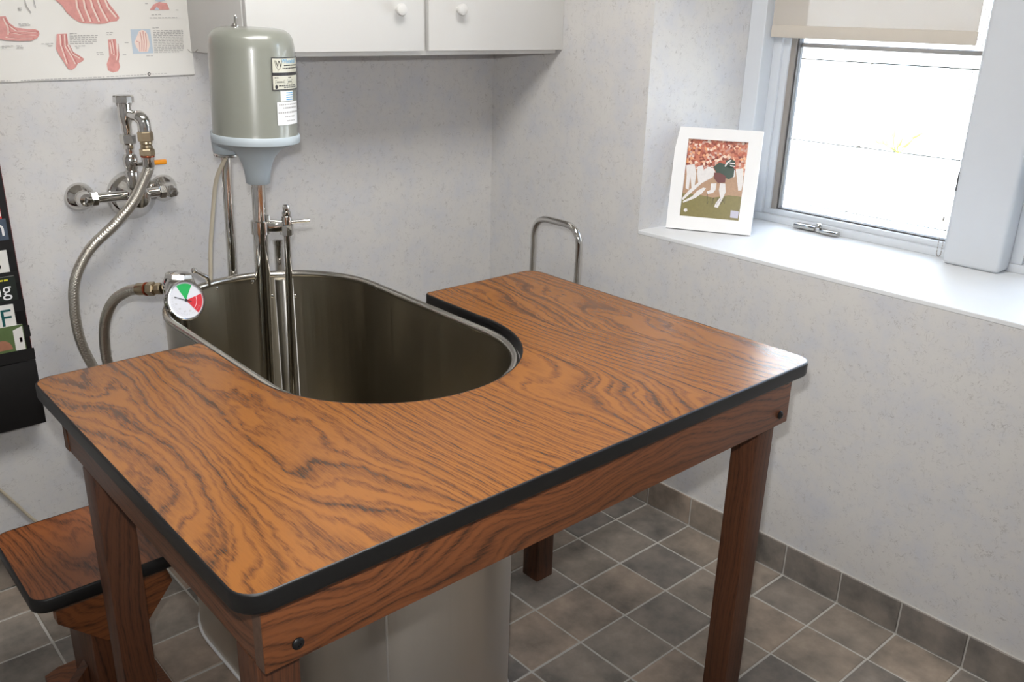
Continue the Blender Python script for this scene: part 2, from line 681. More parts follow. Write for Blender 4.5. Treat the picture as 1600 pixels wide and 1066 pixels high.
def crowd_mat():
    mt, n, b = mat_new('print_crowd')
    tc = N(n, 'ShaderNodeTexCoord')
    v = N(n, 'ShaderNodeTexVoronoi', Scale=150.0)
    n.links.new(tc.outputs['Object'], v.inputs['Vector'])
    sep = N(n, 'ShaderNodeSeparateColor')
    n.links.new(v.outputs['Color'], sep.inputs[0])
    rp = ramp(n, [(0.0, srgb(120, 45, 30)), (0.3, srgb(188, 92, 62)), (0.5, srgb(205, 140, 110)), (0.65, srgb(170, 70, 50)), (0.8, srgb(235, 220, 205)), (1.0, srgb(225, 150, 90))])
    n.links.new(sep.outputs[0], rp.inputs['Fac'])
    n.links.new(rp.outputs['Color'], b.inputs['Base Color'])
    b.inputs['Roughness'].default_value = 0.35
    return mt

def block_mat():
    mt, n, b = mat_new('pale_stone')
    geo = N(n, 'ShaderNodeNewGeometry')
    a = N(n, 'ShaderNodeTexNoise', Scale=5.0, Detail=8.0, Roughness=0.7)
    n.links.new(geo.outputs['Position'], a.inputs['Vector'])
    rp = ramp(n, [(0.28, srgb(168, 158, 146)), (0.45, srgb(206, 204, 200)), (0.7, srgb(226, 226, 224))])
    n.links.new(a.outputs['Fac'], rp.inputs['Fac'])
    n.links.new(rp.outputs['Color'], b.inputs['Base Color'])
    b.inputs['Roughness'].default_value = 0.9
    bp = N(n, 'ShaderNodeBump', Strength=0.4, Distance=0.01)
    n.links.new(a.outputs['Fac'], bp.inputs['Height'])
    n.links.new(bp.outputs['Normal'], b.inputs['Normal'])
    return mt

M = {}
M['wall'] = wallpaper()
M['tile'] = tile_mat()
M['grout'] = simple('grout', srgb(190, 187, 181), 0.85, nscale=60, noise=0.12)
M['white_paint'] = simple('white_paint', srgb(208, 212, 217), 0.42, noise=0.02)
M['sill_paint'] = simple('sill_paint', srgb(224, 226, 228), 0.45, noise=0.03, nscale=8)
M['cab_white'] = simple('cabinet_white', srgb(212, 211, 208), 0.4, noise=0.01)
M['ceiling'] = simple('ceiling_white', srgb(225, 222, 215), 0.8)
M['oak_top'] = wood('oak_laminate', 'y', srgb(134, 82, 30), srgb(102, 59, 23), srgb(54, 33, 17), 0.25, seed=2.3, spec=0.5)
M['oak_seat'] = wood('oak_laminate_seat', 'y', srgb(140, 80, 40), srgb(108, 58, 28), srgb(58, 32, 17), 0.32, across=3.6, loops=9.0, lines=34.0, seed=8.1)
M['oak_rail'] = wood('oak_rail', 'x', srgb(124, 72, 38), srgb(98, 55, 29), srgb(56, 33, 19), 0.42, across=5.0, along=0.8, loops=8.0, lines=60.0, seed=5.0)
M['oak_rail_y'] = wood('oak_rail_side', 'y', srgb(112, 70, 46), srgb(90, 55, 35), srgb(56, 36, 24), 0.42, across=5.0, along=0.8, loops=8.0, lines=60.0, seed=1.0)
M['oak_leg'] = wood('oak_leg', 'z', srgb(92, 54, 32), srgb(76, 43, 25), srgb(48, 28, 18), 0.42, across=5.0, along=0.5, loops=6.0, lines=70.0, seed=3.0)
M['endgrain'] = simple('oak_end_grain', srgb(94, 70, 55), 0.7, noise=0.4, nscale=120)
M['black_trim'] = simple('black_vinyl', srgb(11, 11, 12), 0.42, noise=0.03)
M['black_metal'] = simple('black_enamel', srgb(13, 12, 13), 0.55, noise=0.05)
M['red_edge'] = simple('dark_red_edge', srgb(96, 26, 26), 0.5)
M['steel'] = brushed('brushed_steel', srgb(160, 152, 136), 0.26, 0.36, 0.8)
M['jacket_steel'] = brushed('jacket_steel', srgb(214, 208, 198), 0.34, 0.42, 0.6)
M['rim_steel'] = brushed('rim_steel', srgb(196, 192, 184), 0.22, 0.3)
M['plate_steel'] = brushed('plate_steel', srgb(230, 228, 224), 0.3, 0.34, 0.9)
M['chrome'] = simple('chrome', srgb(214, 212, 208), 0.07, 1.0, noise=0.01)
M['chrome_dull'] = simple('worn_chrome', srgb(196, 194, 190), 0.16, 1.0, noise=0.05, nscale=90)
M['brass'] = simple('tarnished_brass', srgb(180, 164, 138), 0.28, 1.0, noise=0.12, nscale=80)
M['copper'] = simple('copper_ring', srgb(170, 92, 66), 0.3, 1.0)
M['braid'] = braid()
M['motor'] = simple('grey_green_enamel', srgb(130, 132, 123), 0.28, noise=0.02, coat=0.5)
M['casting'] = simple('pale_blue_casting', srgb(172, 182, 188), 0.5, noise=0.03)
M['orange'] = simple('orange_sleeve', srgb(236, 150, 20), 0.45)
M['cord'] = simple('beige_cord', srgb(188, 178, 158), 0.55)
M['white'] = simple('white_plastic', srgb(235, 235, 235), 0.4, noise=0.01)
M['paper'] = simple('paper', srgb(226, 224, 219), 0.4, noise=0.01)
M['dial'] = simple('dial_white', srgb(206, 206, 212), 0.4, noise=0.01)
M['ink'] = simple('ink', srgb(40, 38, 40), 0.5)
M['fine_ink'] = simple('fine_ink', srgb(172, 170, 168), 0.5)
M['flesh'] = simple('flesh_print', srgb(212, 152, 146), 0.4, noise=0.22, nscale=90)
M['flesh_pale'] = simple('flesh_pale_print', srgb(234, 212, 202), 0.4, noise=0.08, nscale=90)
M['flesh_dark'] = simple('flesh_dark_print', srgb(188, 112, 110), 0.4, noise=0.1, nscale=90)
M['print_blue'] = simple('pale_blue_print', srgb(188, 200, 212), 0.4)
M['cyan'] = simple('cyan_print', srgb(70, 160, 208), 0.4)
M['plate_grey'] = simple('grey_plate', srgb(196, 194, 178), 0.35)
M['green'] = simple('green_print', srgb(22, 158, 74), 0.35)
M['red'] = simple('red_print', srgb(198, 34, 44), 0.35)
M['glass'] = pane_mat()
M['shade'] = shade_mat()
M['hem'] = simple('hem_beige', srgb(206, 198, 186), 0.8)
M['grey_strip'] = simple('grey_weatherstrip', srgb(150, 144, 138), 0.6)
M['dark_strip'] = simple('dark_gasket', srgb(84, 82, 82), 0.6)
M['crowd'] = crowd_mat()
M['turf'] = simple('turf_print', srgb(128, 118, 66), 0.35, noise=0.15, nscale=120)
M['jersey'] = simple('green_jersey_print', srgb(38, 62, 48), 0.35)
M['maroon'] = simple('maroon_print', srgb(104, 48, 44), 0.35)
M['print_white'] = simple('white_print', srgb(224, 220, 218), 0.35, noise=0.12, nscale=160)
M['print_tan'] = simple('tan_print', srgb(176, 140, 110), 0.35, noise=0.2, nscale=160)
M['silver'] = simple('silver_sticker', srgb(190, 188, 204), 0.3, noise=0.2, nscale=400)
M['teal'] = simple('teal_print', srgb(20, 84, 84), 0.4)
M['mag_dark'] = simple('charcoal_cover', srgb(38, 44, 40), 0.35)
M['mag_blue'] = simple('blue_grey_cover', srgb(76, 88, 104), 0.35, noise=0.3, nscale=60)
M['mag_green'] = simple('green_cover', srgb(92, 112, 70), 0.35, noise=0.2, nscale=60)
M['mag_red'] = simple('red_cover', srgb(206, 58, 62), 0.35)
M['yellow'] = simple('yellow_print', srgb(214, 206, 60), 0.4)
M['skin_print'] = simple('skin_print', srgb(168, 116, 92), 0.4, noise=0.2, nscale=70)
M['stone'] = block_mat()
M['ground'] = simple('pale_gravel', srgb(206, 198, 182), 0.95, noise=0.2, nscale=30)
M['leaf'] = simple('leaf_green', srgb(120, 140, 60), 0.6, noise=0.2)
M['rubber'] = simple('grey_rubber', srgb(60, 60, 60), 0.7)

POSTER_SHAPES = {
    'footA': [(-1.5192, 1.4717), (-1.5036, 1.4698), (-1.4927, 1.4708), (-1.487, 1.4555), (-1.475, 1.4457), (-1.4534, 1.443), (-1.4341, 1.4423), (-1.4261, 1.4389), (-1.4258, 1.4317), (-1.4313, 1.4231), (-1.4463, 1.4164), (-1.4713, 1.4159), (-1.4957, 1.4173), (-1.5063, 1.4187), (-1.5267, 1.4243)],
    'footB': [(-1.3853, 1.5253), (-1.3792, 1.5084), (-1.3665, 1.4973), (-1.3573, 1.4802), (-1.3445, 1.4673), (-1.331, 1.4587), (-1.3194, 1.4567), (-1.3015, 1.456), (-1.2864, 1.4553), (-1.271, 1.4564), (-1.2581, 1.461), (-1.2424, 1.4627), (-1.2352, 1.4703), (-1.2376, 1.4763), (-1.2454, 1.4881), (-1.2558, 1.5028), (-1.2608, 1.5115), (-1.2677, 1.529)],
    'footC': [(-1.3873, 1.4319), (-1.364, 1.4329), (-1.3647, 1.4069), (-1.3579, 1.392), (-1.3416, 1.3814), (-1.3321, 1.3738), (-1.3374, 1.3678), (-1.3485, 1.3635), (-1.3542, 1.3545), (-1.364, 1.3487), (-1.3726, 1.3503), (-1.3793, 1.3654), (-1.3885, 1.3834), (-1.3936, 1.3982)],
    'footD': [(-1.2696, 1.4193), (-1.2508, 1.4209), (-1.2503, 1.4004), (-1.2463, 1.3819), (-1.2498, 1.3665), (-1.2482, 1.3541), (-1.2543, 1.3433), (-1.2674, 1.3399), (-1.2792, 1.3454), (-1.2803, 1.3608), (-1.2717, 1.3791), (-1.2709, 1.3975)],
    'box': [(-1.2118, 1.4433), (-1.1617, 1.4442), (-1.1603, 1.3858), (-1.2125, 1.3847)],
    'boxfoot': [(-1.1915, 1.4388), (-1.183, 1.4429), (-1.1752, 1.4404), (-1.1698, 1.4312), (-1.1668, 1.4063), (-1.174, 1.3891), (-1.1959, 1.3892), (-1.202, 1.4002), (-1.2059, 1.4126)],
    'joint': [(-1.1579, 1.4905), (-1.1466, 1.5039), (-1.1312, 1.5103), (-1.1116, 1.5078), (-1.1067, 1.4924)],
    'jointblue': [(-1.1465, 1.4907), (-1.139, 1.4988), (-1.1317, 1.491)],
    'topblue': [(-1.1431, 1.5207), (-1.1134, 1.5215), (-1.1159, 1.5138), (-1.1312, 1.5103), (-1.1408, 1.5122)],
    'diamond': [(-1.1827, 1.3345), (-1.1769, 1.3395), (-1.1718, 1.3346), (-1.1777, 1.3293)],
    'diamond2': [(-1.1798, 1.3344), (-1.1768, 1.3369), (-1.1745, 1.3346), (-1.1774, 1.3318)],
    'heel': [(-1.3457, 1.3619), (-1.3376, 1.3663), (-1.3338, 1.3617), (-1.3461, 1.3483)],
}
POSTER_LINES = {
    'tend': [[(-1.3323, 1.5241), (-1.3323, 1.4923), (-1.3218, 1.4608)], [(-1.3161, 1.5246), (-1.3145, 1.4926), (-1.3054, 1.4604)], [(-1.3012, 1.525), (-1.2965, 1.493), (-1.2852, 1.4601)], [(-1.2862, 1.5255), (-1.2784, 1.4934), (-1.2647, 1.4624)], [(-1.2696, 1.526), (-1.26, 1.4938), (-1.2428, 1.4717)]],
    'tendc': [[(-1.3803, 1.4304), (-1.3822, 1.407), (-1.3739, 1.3624)], [(-1.3701, 1.4311), (-1.3724, 1.404), (-1.36, 1.3771), (-1.3547, 1.3621)], [(-1.3662, 1.4069), (-1.3588, 1.3861), (-1.3424, 1.3754)]],
    'tendd': [[(-1.2604, 1.4193), (-1.2593, 1.3913), (-1.2604, 1.3821)], [(-1.2659, 1.4127), (-1.2647, 1.3852)], [(-1.2507, 1.4096), (-1.251, 1.382), (-1.2557, 1.3697)]],
    'tenda': [[(-1.4987, 1.4665), (-1.4915, 1.4442), (-1.4937, 1.43)], [(-1.4929, 1.4526), (-1.4761, 1.4386), (-1.4322, 1.436)], [(-1.4928, 1.4357), (-1.4689, 1.4316), (-1.4333, 1.4288)], [(-1.5, 1.4244), (-1.4705, 1.4216), (-1.4427, 1.4216)]],
    'boxb': [[(-1.194, 1.3908), (-1.1931, 1.4126), (-1.2007, 1.4157)], [(-1.1892, 1.3907), (-1.1862, 1.4156), (-1.1885, 1.4373)], [(-1.1843, 1.3907), (-1.1807, 1.4156), (-1.181, 1.4404)], [(-1.1794, 1.3907), (-1.1752, 1.4125), (-1.1751, 1.4358)]],
    'hook': [[(-1.4465, 1.5066), (-1.4445, 1.4927), (-1.437, 1.4787)], [(-1.4272, 1.5071), (-1.4255, 1.4903)]],
}
POSTER_TEXT = [
     ((-1.3589, 1.4276), (-1.2929, 1.4291)) ,
     ((-1.3592, 1.4232), (-1.2933, 1.4246)) ,
     ((-1.3596, 1.4187), (-1.2936, 1.4201)) ,
     ((-1.36, 1.4143), (-1.294, 1.4155)) ,
     ((-1.3604, 1.4099), (-1.3035, 1.411)) ,
     ((-1.1549, 1.4406), (-1.0766, 1.4425)) ,
     ((-1.1551, 1.4365), (-1.0767, 1.4384)) ,
     ((-1.1553, 1.4325), (-1.0769, 1.4343)) ,
     ((-1.1555, 1.4284), (-1.0771, 1.4301)) ,
     ((-1.1557, 1.4244), (-1.0772, 1.426)) ,
     ((-1.1559, 1.4203), (-1.0774, 1.4218)) ,
     ((-1.1561, 1.4162), (-1.0776, 1.4177)) ,
     ((-1.1564, 1.4122), (-1.0777, 1.4135)) ,
     ((-1.1566, 1.4081), (-1.0779, 1.4094)) ,
     ((-1.1568, 1.404), (-1.0781, 1.4052)) ,
     ((-1.157, 1.3999), (-1.0782, 1.401)) ,
     ((-1.1572, 1.3959), (-1.0784, 1.3969)) ,
     ((-1.1574, 1.3918), (-1.0786, 1.3927)) ,
     ((-1.1576, 1.3877), (-1.089, 1.3886)) ,
     ((-1.3581, 1.4329), (-1.3403, 1.4338)) ,
     ((-1.2712, 1.4357), (-1.2551, 1.4363)) ,
     ((-1.2713, 1.4308), (-1.2557, 1.4315)) ,
     ((-1.1558, 1.4471), (-1.1396, 1.4481)) ,
     ((-1.1544, 1.4792), (-1.1296, 1.4805)) ,
     ((-1.1602, 1.4714), (-1.0886, 1.4734)) ,
     ((-1.4642, 1.4889), (-1.4518, 1.4897)) ,
     ((-1.4634, 1.4853), (-1.4524, 1.486)) ,
     ((-1.4682, 1.4542), (-1.446, 1.4553)) ,
     ((-1.466, 1.4509), (-1.441, 1.452)) ,
     ((-1.5112, 1.4046), (-1.4867, 1.4053)) ,
     ((-1.5113, 1.4003), (-1.501, 1.4008)) ,
     ((-1.4799, 1.405), (-1.4674, 1.4055)) ,
     ((-1.4797, 1.4007), (-1.4653, 1.4012)) ,
     ((-1.4249, 1.4094), (-1.3985, 1.4105)) ,
     ((-1.4112, 1.4053), (-1.3991, 1.4059)) ,
     ((-1.3504, 1.4039), (-1.3234, 1.405)) ,
     ((-1.348, 1.3997), (-1.339, 1.4)) ,
     ((-1.3013, 1.3886), (-1.2828, 1.389)) ,
     ((-1.3004, 1.384), (-1.2834, 1.3848)) ,
     ((-1.2383, 1.3828), (-1.2287, 1.3833)) ,
     ((-1.2299, 1.4117), (-1.2188, 1.4123)) ,
     ((-1.1791, 1.3791), (-1.1593, 1.3795)) ,
     ((-1.1675, 1.5055), (-1.1577, 1.5063)) ,
     ((-1.09, 1.4918), (-1.0832, 1.4923)) ,
     ((-1.5261, 1.3269), (-1.5043, 1.3268)) ,
     ((-1.4822, 1.3268), (-1.3786, 1.3288)) ,
     ((-1.3757, 1.3287), (-1.2874, 1.3301)) ,
     ((-1.2843, 1.3303), (-1.1845, 1.3333)) ,
     ((-1.1695, 1.3342), (-1.1292, 1.3345)) ,
]

# ================================================================== setting
TS = 0.17                      # tile pitch
GX0, GY0 = -0.1613, -0.9983    # a grout crossing of the floor grid
SILL = 0.8925
RX0, RY0, RZ = -3.4, -3.6, 2.44

floor = struct('floor', box(RX0, 0.0, RY0, 0.0, -0.06, -0.0025), M['grout'])
def tile_mesh(name, wx, wy, h=0.009):
    bm = box(-wx / 2, wx / 2, -wy / 2, wy / 2, -h, 0.0)
    es = [e for e in bm.edges if all(v.co.z > -0.001 for v in e.verts)]
    bmesh.ops.bevel(bm, geom=es, offset=0.0022, segments=1, affect='EDGES')
    bmesh.ops.recalc_face_normals(bm, faces=bm.faces)
    me = bpy.data.meshes.new(name)
    bm.to_mesh(me)
    bm.free()
    me.materials.append(M['tile'])
    return me
def tile_at(name, me, loc, parent, rot=(0, 0, 0)):
    o = bpy.data.objects.new(name, me)
    o.location = loc
    o.rotation_euler = rot
    o.parent = parent
    COL.objects.link(o)
    return o
G = 0.0052
full_tile = tile_mesh('tile', TS - G, TS - G)
xs = [-0.010] + [GX0 - i * TS for i in range(0, 15)]
ys = [-0.012] + [GY0 + 5 * TS - j * TS for j in range(0, 14)]
tile_cache = {}
for xa, xb in zip(xs[:-1], xs[1:]):
    for ya, yb in zip(ys[:-1], ys[1:]):
        wx, wy = round(xa - xb, 4), round(ya - yb, 4)
        if abs(wx - TS) < 1e-3 and abs(wy - TS) < 1e-3:
            me = full_tile
        else:
            if (wx, wy) not in tile_cache:
                tile_cache[(wx, wy)] = tile_mesh('tile', wx - G, wy - G)
            me = tile_cache[(wx, wy)]
        tile_at('tile', me, ((xa + xb) / 2 + random.uniform(-.0006, .0006), (ya + yb) / 2 + random.uniform(-.0006, .0006),
                             random.uniform(-.0008, 0.0)), floor, (0, 0, random.uniform(-.004, .004)))

struct('wall_back', box(RX0, 0.62, 0.0, 0.15, -0.06, RZ), M['wall'])
struct('wall_left', box(RX0 - 0.1, RX0, RY0, 0.15, -0.06, RZ), M['wall'])
struct('wall_front', box(RX0 - 0.1, 0.62, RY0 - 0.1, RY0, -0.06, RZ), M['wall'])
struct('ceiling', box(RX0 - 0.1, 0.70, RY0 - 0.1, 0.15, RZ, RZ + 0.1), M['ceiling'])
bm = new_bm()
add_box(bm, 0.0, 0.62, RY0, 0.0, -0.06, SILL - 0.012)
add_prism(bm, [(0.0, 0.0), (0.0, -0.695), (0.30, -0.727), (0.395, -0.744), (0.62, -0.744), (0.62, 0.0)], SILL - 0.012, RZ)
add_box(bm, 0.0, 0.62, RY0, -2.36, SILL - 0.012, RZ)
add_box(bm, 0.0, 0.62, -2.36, -0.695, 2.12, RZ)
struct('wall_right', bm, M['wall'])

# tiled skirting, its joints in line with the floor's
bb_r = struct('baseboard_right', box(-0.006, 0.0, RY0, 0.0, -0.0025, 0.0955), M['grout'])
for i, (ya, yb) in enumerate(zip(ys[:-1], ys[1:])):
    wy = ya - yb
    bm = box(-0.0105, -0.005, yb + G / 2, ya - G / 2, 0.0015, 0.0965, bevel=0.0016, seg=1)
    o = obj('skirting_tile', bm, M['tile'], bb_r, smooth=0)
bb_b = struct('baseboard_back', box(RX0, -0.0, -0.006, 0.0, -0.0025, 0.0955), M['grout'])
for xa, xb in zip(xs[:-1], xs[1:]):
    bm = box(xb + G / 2, xa - G / 2, -0.0115, -0.005, 0.0015, 0.0965, bevel=0.0016, seg=1)
    obj('skirting_tile', bm, M['tile'], bb_b, smooth=0)

# window recess
struct('trim_1', box(0.0, 0.455, -2.36, -0.695, SILL - 0.012, SILL, bevel=0.002), M['sill_paint'])
struct('trim_2', box(0.385, 0.62, -1.60, -1.45, SILL, 2.12, bevel=0.012, seg=3), M['white_paint'], smooth=30)
struct('trim_3', box(0.395, 0.62, -0.80, -0.744, SILL, 2.12, bevel=0.003), M['white_paint'])
struct('trim_4', box(0.395, 0.62, -2.36, -2.25, SILL, 2.12, bevel=0.003), M['white_paint'])

def window(name, ya, yb, seed):
    """casement between ya (towards the back wall) and yb"""
    W = struct_empty(name, (0.48, (ya + yb) / 2, SILL))
    bm = new_bm()
    add_box(bm, 0.445, 0.53, yb, ya, SILL, 0.915, bevel=0.002)
    add_box(bm, 0.445, 0.53, yb, ya, 2.09, 2.12, bevel=0.002)
    add_box(bm, 0.452, 0.53, ya - 0.030, ya, 0.915, 2.09, bevel=0.002)
    add_box(bm, 0.452, 0.53, yb, yb + 0.022, 0.915, 2.09, bevel=0.002)
    obj('frame', bm, M['white_paint'], W)
    bm = new_bm()
    add_box(bm, 0.462, 0.512, yb + 0.022, ya - 0.030, 0.915, 0.931, bevel=0.0015)
    add_box(bm, 0.462, 0.512, yb + 0.022, ya - 0.030, 2.05, 2.09, bevel=0.0015)
    add_box(bm, 0.462, 0.512, ya - 0.052, ya - 0.030, 0.931, 2.05, bevel=0.0015)
    add_box(bm, 0.462, 0.512, yb + 0.022, yb + 0.030, 0.931, 2.05, bevel=0.0015)
    obj('sash', bm, M['white_paint'], W)
    obj('weatherstrip', box(0.470, 0.508, ya - 0.068, ya - 0.052, 0.931, 2.05), M['grey_strip'], W)
    bm = new_bm()
    add_box(bm, 0.478, 0.504, ya - 0.0735, ya - 0.068, 0.931, 2.05)
    add_box(bm, 0.478, 0.504, yb + 0.030, ya - 0.0735, 0.931, 0.935)
    obj('gasket', bm, M['dark_strip'], W)
    obj('glazing_bar', box(0.493, 0.510, yb + 0.030, ya - 0.0735, 1.429, 1.4425, bevel=0.002), M['grey_strip'], W)
    for z0, z1 in ((0.935, 1.429), (1.4425, 2.05)):
        obj('pane', box(0.490, 0.4925, yb + 0.030, ya - 0.0735, z0, z1), M['glass'], W, smooth=0)
    return W
win1 = window('window_1', -0.80, -1.45, 0)
win2 = window('window_2', -1.60, -2.25, 1)
# folding crank on the first window's bottom rail
cy = -1.03
cr = obj('crank', box(0.418, 0.446, cy - 0.012, cy + 0.060, SILL + 0.004, SILL + 0.018, bevel=0.004), M['chrome_dull'], win1)
bm = new_bm()
add_lathe(bm, (0.432, cy - 0.020, SILL + 0.004), (0, 0, 1), [(0.010, 0), (0.011, 0.012), (0.010, 0.020), (0.006, 0.025), (0, 0.026)], 16)
obj('crank_knob', bm, M['chrome'], cr)
obj('crank_arm', box(0.412, 0.438, cy - 0.090, cy - 0.032, SILL + 0.003, SILL + 0.015, bevel=0.003), M['chrome_dull'], cr)
# dark sash latch on the second window, and on the first behind the mullion
bm = new_bm()
add_box(bm, 0.440, 0.456, -1.667, -1.643, 1.115, 1.175, bevel=0.003)
add_tube(bm, [(0.440, -1.655, 1.14), (0.425, -1.649, 1.10), (0.420, -1.647, 1.06)], 0.006, 8)
obj('latch', bm, M['dark_strip'], win2)
obj('latch', box(0.446, 0.454, -1.436, -1.425, 1.080, 1.130, bevel=0.002), M['dark_strip'], win1)

# ceiling light over the table (out of the frame)
t = thing('ceiling_light', (-1.20, -1.35, RZ), 'fluorescent ceiling light panel above the wooden table', 'light')
bm = new_bm()
add_box(bm, -1.85, -0.55, -1.68, -1.66, RZ - 0.05, RZ)
add_box(bm, -1.85, -0.55, -1.04, -1.02, RZ - 0.05, RZ)
add_box(bm, -1.85, -1.83, -1.66, -1.04, RZ - 0.05, RZ)
add_box(bm, -0.57, -0.55, -1.66, -1.04, RZ - 0.05, RZ)
obj('housing', bm, M['white'], t)
obj('reflector', box(-1.83, -0.57, -1.66, -1.04, RZ - 0.012, RZ), M['white'], t)
lamp = light('ceiling_lamp', 'AREA', (-1.20, -1.35, RZ - 0.03), 42.0, (1.0, 0.98, 0.95), shape='RECTANGLE', size=1.2, size_y=0.58)
lamp.parent = t
lamp.location = (0, 0, -0.03)

# outside: a pale stone retaining wall across a gravel strip
tag(obj('gravel_strip', box(0.62, 5.0, -6, 5, -0.06, 0.20), M['ground'], None, 0), kind='structure')
rw = thing('retaining_wall', (2.62, 0, 0.20), 'sunlit pale stone block wall seen outside through the window', 'wall')
z = 0.20
course = 0
for hgt in (0.33, 0.35, 0.43, 0.43, 0.42, 0.42):
    y = -5.0 - (0.45 if course % 2 else 0.05)
    while y < 4.0:
        L = random.uniform(0.72, 1.0)
        dx = random.uniform(-0.02, 0.02)
        obj('block', box(2.50 + dx, 2.75, y, y + L - 0.006, z, z + hgt - 0.006, bevel=0.006, seg=1), M['stone'], rw, smooth=0)
        y += L
    z += hgt
    course += 1
pl = thing('weed', (2.47, -0.30, 0.875), 'small pale weed growing from a joint of the outside stone wall', 'plant')
for i in range(6):
    a = -0.9 + i * 0.36
    pts = spline([(2.485, -0.30, 0.877), (2.45, -0.30 + a * 0.05, 0.91), (2.44, -0.30 + a * 0.11, 0.95 + 0.03 * math.cos(i * 2.1))], 6)
    obj('stem', tube(pts, 0.003, 6), M['leaf'], pl)
    obj('leaf', lathe(pts[-1], (0.1, a, 0.6), [(0, -0.035), (0.012, -0.01), (0.010, 0.01), (0, 0.04)], 6), M['leaf'], pl)

# ================================================================== table
H = 0.865
TXL, TXR, TYF, TYR = -1.724, -0.4965, -1.590, -0.757
CXL, CXR, CNEAR = -1.4115, -0.8515, -1.2825
table = thing('tub_surround_table', ((TXL + TXR) / 2, (TYF + TYR) / 2, 0), 'large oak-grain table with a U-shaped cut-out around the steel tub', 'table')
hw = (CXR - CXL) / 2
ccx = (CXL + CXR) / 2
arc_y = CNEAR + hw
arc = []
for k in range(0, 41):
    a = -PI * k / 40
    arc.append((ccx + hw * math.cos(a), arc_y + hw * math.sin(a)))
corners = [(TXL, TYR), (TXL, TYF), (TXR, TYF), (TXR, TYR), (CXR, TYR)] + arc + [(CXL, TYR)]
outline = rounded(corners, [0.030, 0.034, 0.034, 0.034, 0.016] + [0] * len(arc) + [0.012], 7)
tt = obj('table_top', prism(outline, H - 0.0275, H), M['oak_top'], table, smooth=25)
obj('edge_trim', sweep(outline, [(0.0002, H + 0.0001), (0.0026, H - 0.0003), (0.0034, H - 0.0014), (0.0036, H - 0.004), (0.0036, H - 0.0245), (0.0026, H - 0.0275), (0.0, H - 0.0285), (-0.004, H - 0.0285)]), M['black_trim'], tt, smooth=60)
AB, AT = 0.7285, H - 0.0295
AXL, AXR = TXL + 0.030, TXR - 0.029
AY0, AY1 = TYF + 0.022, TYF + 0.047
fa = obj('apron', box(AXL, AXR, AY0, AY1, AB, AT, bevel=0.0015), M['oak_rail'], table, smooth=30)
for x in (AXL, AXR):
    s = -1 if x == AXL else 1
    obj('end_grain', box(x, x + s * 0.0006, AY0 + 0.001, AY1 - 0.001, AB + 0.001, AT - 0.001), M['endgrain'], fa, smooth=0)
ra0, ra1 = TYR - 0.045, TYR - 0.022
for x0, x1 in ((AXL, CXL - 0.012), (CXR + 0.012, AXR)):
    ra = obj('apron', box(x0, x1, ra0, ra1, AB, AT, bevel=0.0015), M['oak_rail'], table, smooth=30)
    obj('end_grain', box(AXL - 0.0006, AXL, ra0 + 0.001, ra1 - 0.001, AB + 0.001, AT - 0.001) if x0 == AXL else
        box(AXR, AXR + 0.0006, ra0 + 0.001, ra1 - 0.001, AB + 0.001, AT - 0.001), M['endgrain'], ra, smooth=0)
for x0, x1 in ((AXL + 0.001, AXL + 0.025), (AXR - 0.025, AXR - 0.001)):
    obj('apron', box(x0, x1, AY1, ra0, AB, AT, bevel=0.0015), M['oak_rail_y'], table, smooth=30)
def bolt(x, y, z, axis, parent, r=0.0085):
    b = obj('bolt', lathe((x, y, z), axis, [(r, 0), (r, 0.002), (r * 0.75, 0.0042), (r * 0.34, 0.0046), (r * 0.30, 0.003), (0, 0.003)], 18), M['black_trim'], parent)
    return b
for x, z in ((-1.648, 0.7530), (-1.655, AT - 0.006), (-0.556, 0.7520), (-0.548, AT - 0.010)):
    bolt(x, AY0, z, (0, -1, 0), fa)
for y, z in ((-1.505, AT - 0.012), (-0.83, AT - 0.014)):
    bolt(AXL + 0.001, y, z, (-1, 0, 0), table)
LW = 0.060
legs = [(AXL + 0.0005, AY1 + 0.0005), (AXR - LW - 0.0005, AY1 + 0.0005), (AXL + 0.0005, -0.928), (-0.598, -0.925)]
for i, (lx, ly) in enumerate(legs):
    lg = obj('leg', box(lx, lx + LW, ly, ly + LW, 0.012, AB - 0.0005, bevel=0.003), M['oak_leg'], table, smooth=30)
    obj('foot_glide', lathe((lx + LW / 2, ly + LW / 2, 0.0), (0, 0, 1), [(0.016, 0), (0.017, 0.004), (0.012, 0.010), (0.006, 0.013)], 18), M['white'], lg)

# ================================================================== steel tub
TUBX, THW, TYA, TYB = -1.135, 0.264, -0.570, -1.018
RIM = 0.847
tub = thing('whirlpool_tub', (TUBX, (TYA + TYB) / 2, 0), 'stainless steel whirlpool tub with rolled rim set into the table', 'tub')
wall_o = stadium(TUBX, THW - 0.004, TYA, TYB)
obj('outer_jacket', sweep(wall_o, [(-0.002, 0.004), (0.0, 0.004), (0.0, RIM), (-0.002, RIM)]), M['jacket_steel'], tub, smooth=50)
shell = sweep(wall_o, [(-0.0022, 0.24), (-0.0022, RIM), (-0.004, RIM), (-0.004, 0.30), (-0.010, 0.262), (-0.022, 0.246), (-0.04, 0.24)])
tubshell = obj('shell', shell, M['steel'], tub, smooth=50)
obj('basin_floor', prism(stadium(TUBX, THW - 0.043, TYA, TYB), 0.236, 0.2405), M['steel'], tub)
obj('rim', tube([(x, y, RIM) for x, y in stadium(TUBX, THW - 0.0075, TYA, TYB)], 0.0088, 14, closed=True), M['rim_steel'], tub, smooth=60)
obj('base_bead', tube([(x, y, 0.0045) for x, y in stadium(TUBX, THW - 0.002, TYA, TYB)], 0.0042, 8, closed=True), M['white'], tub, smooth=60)
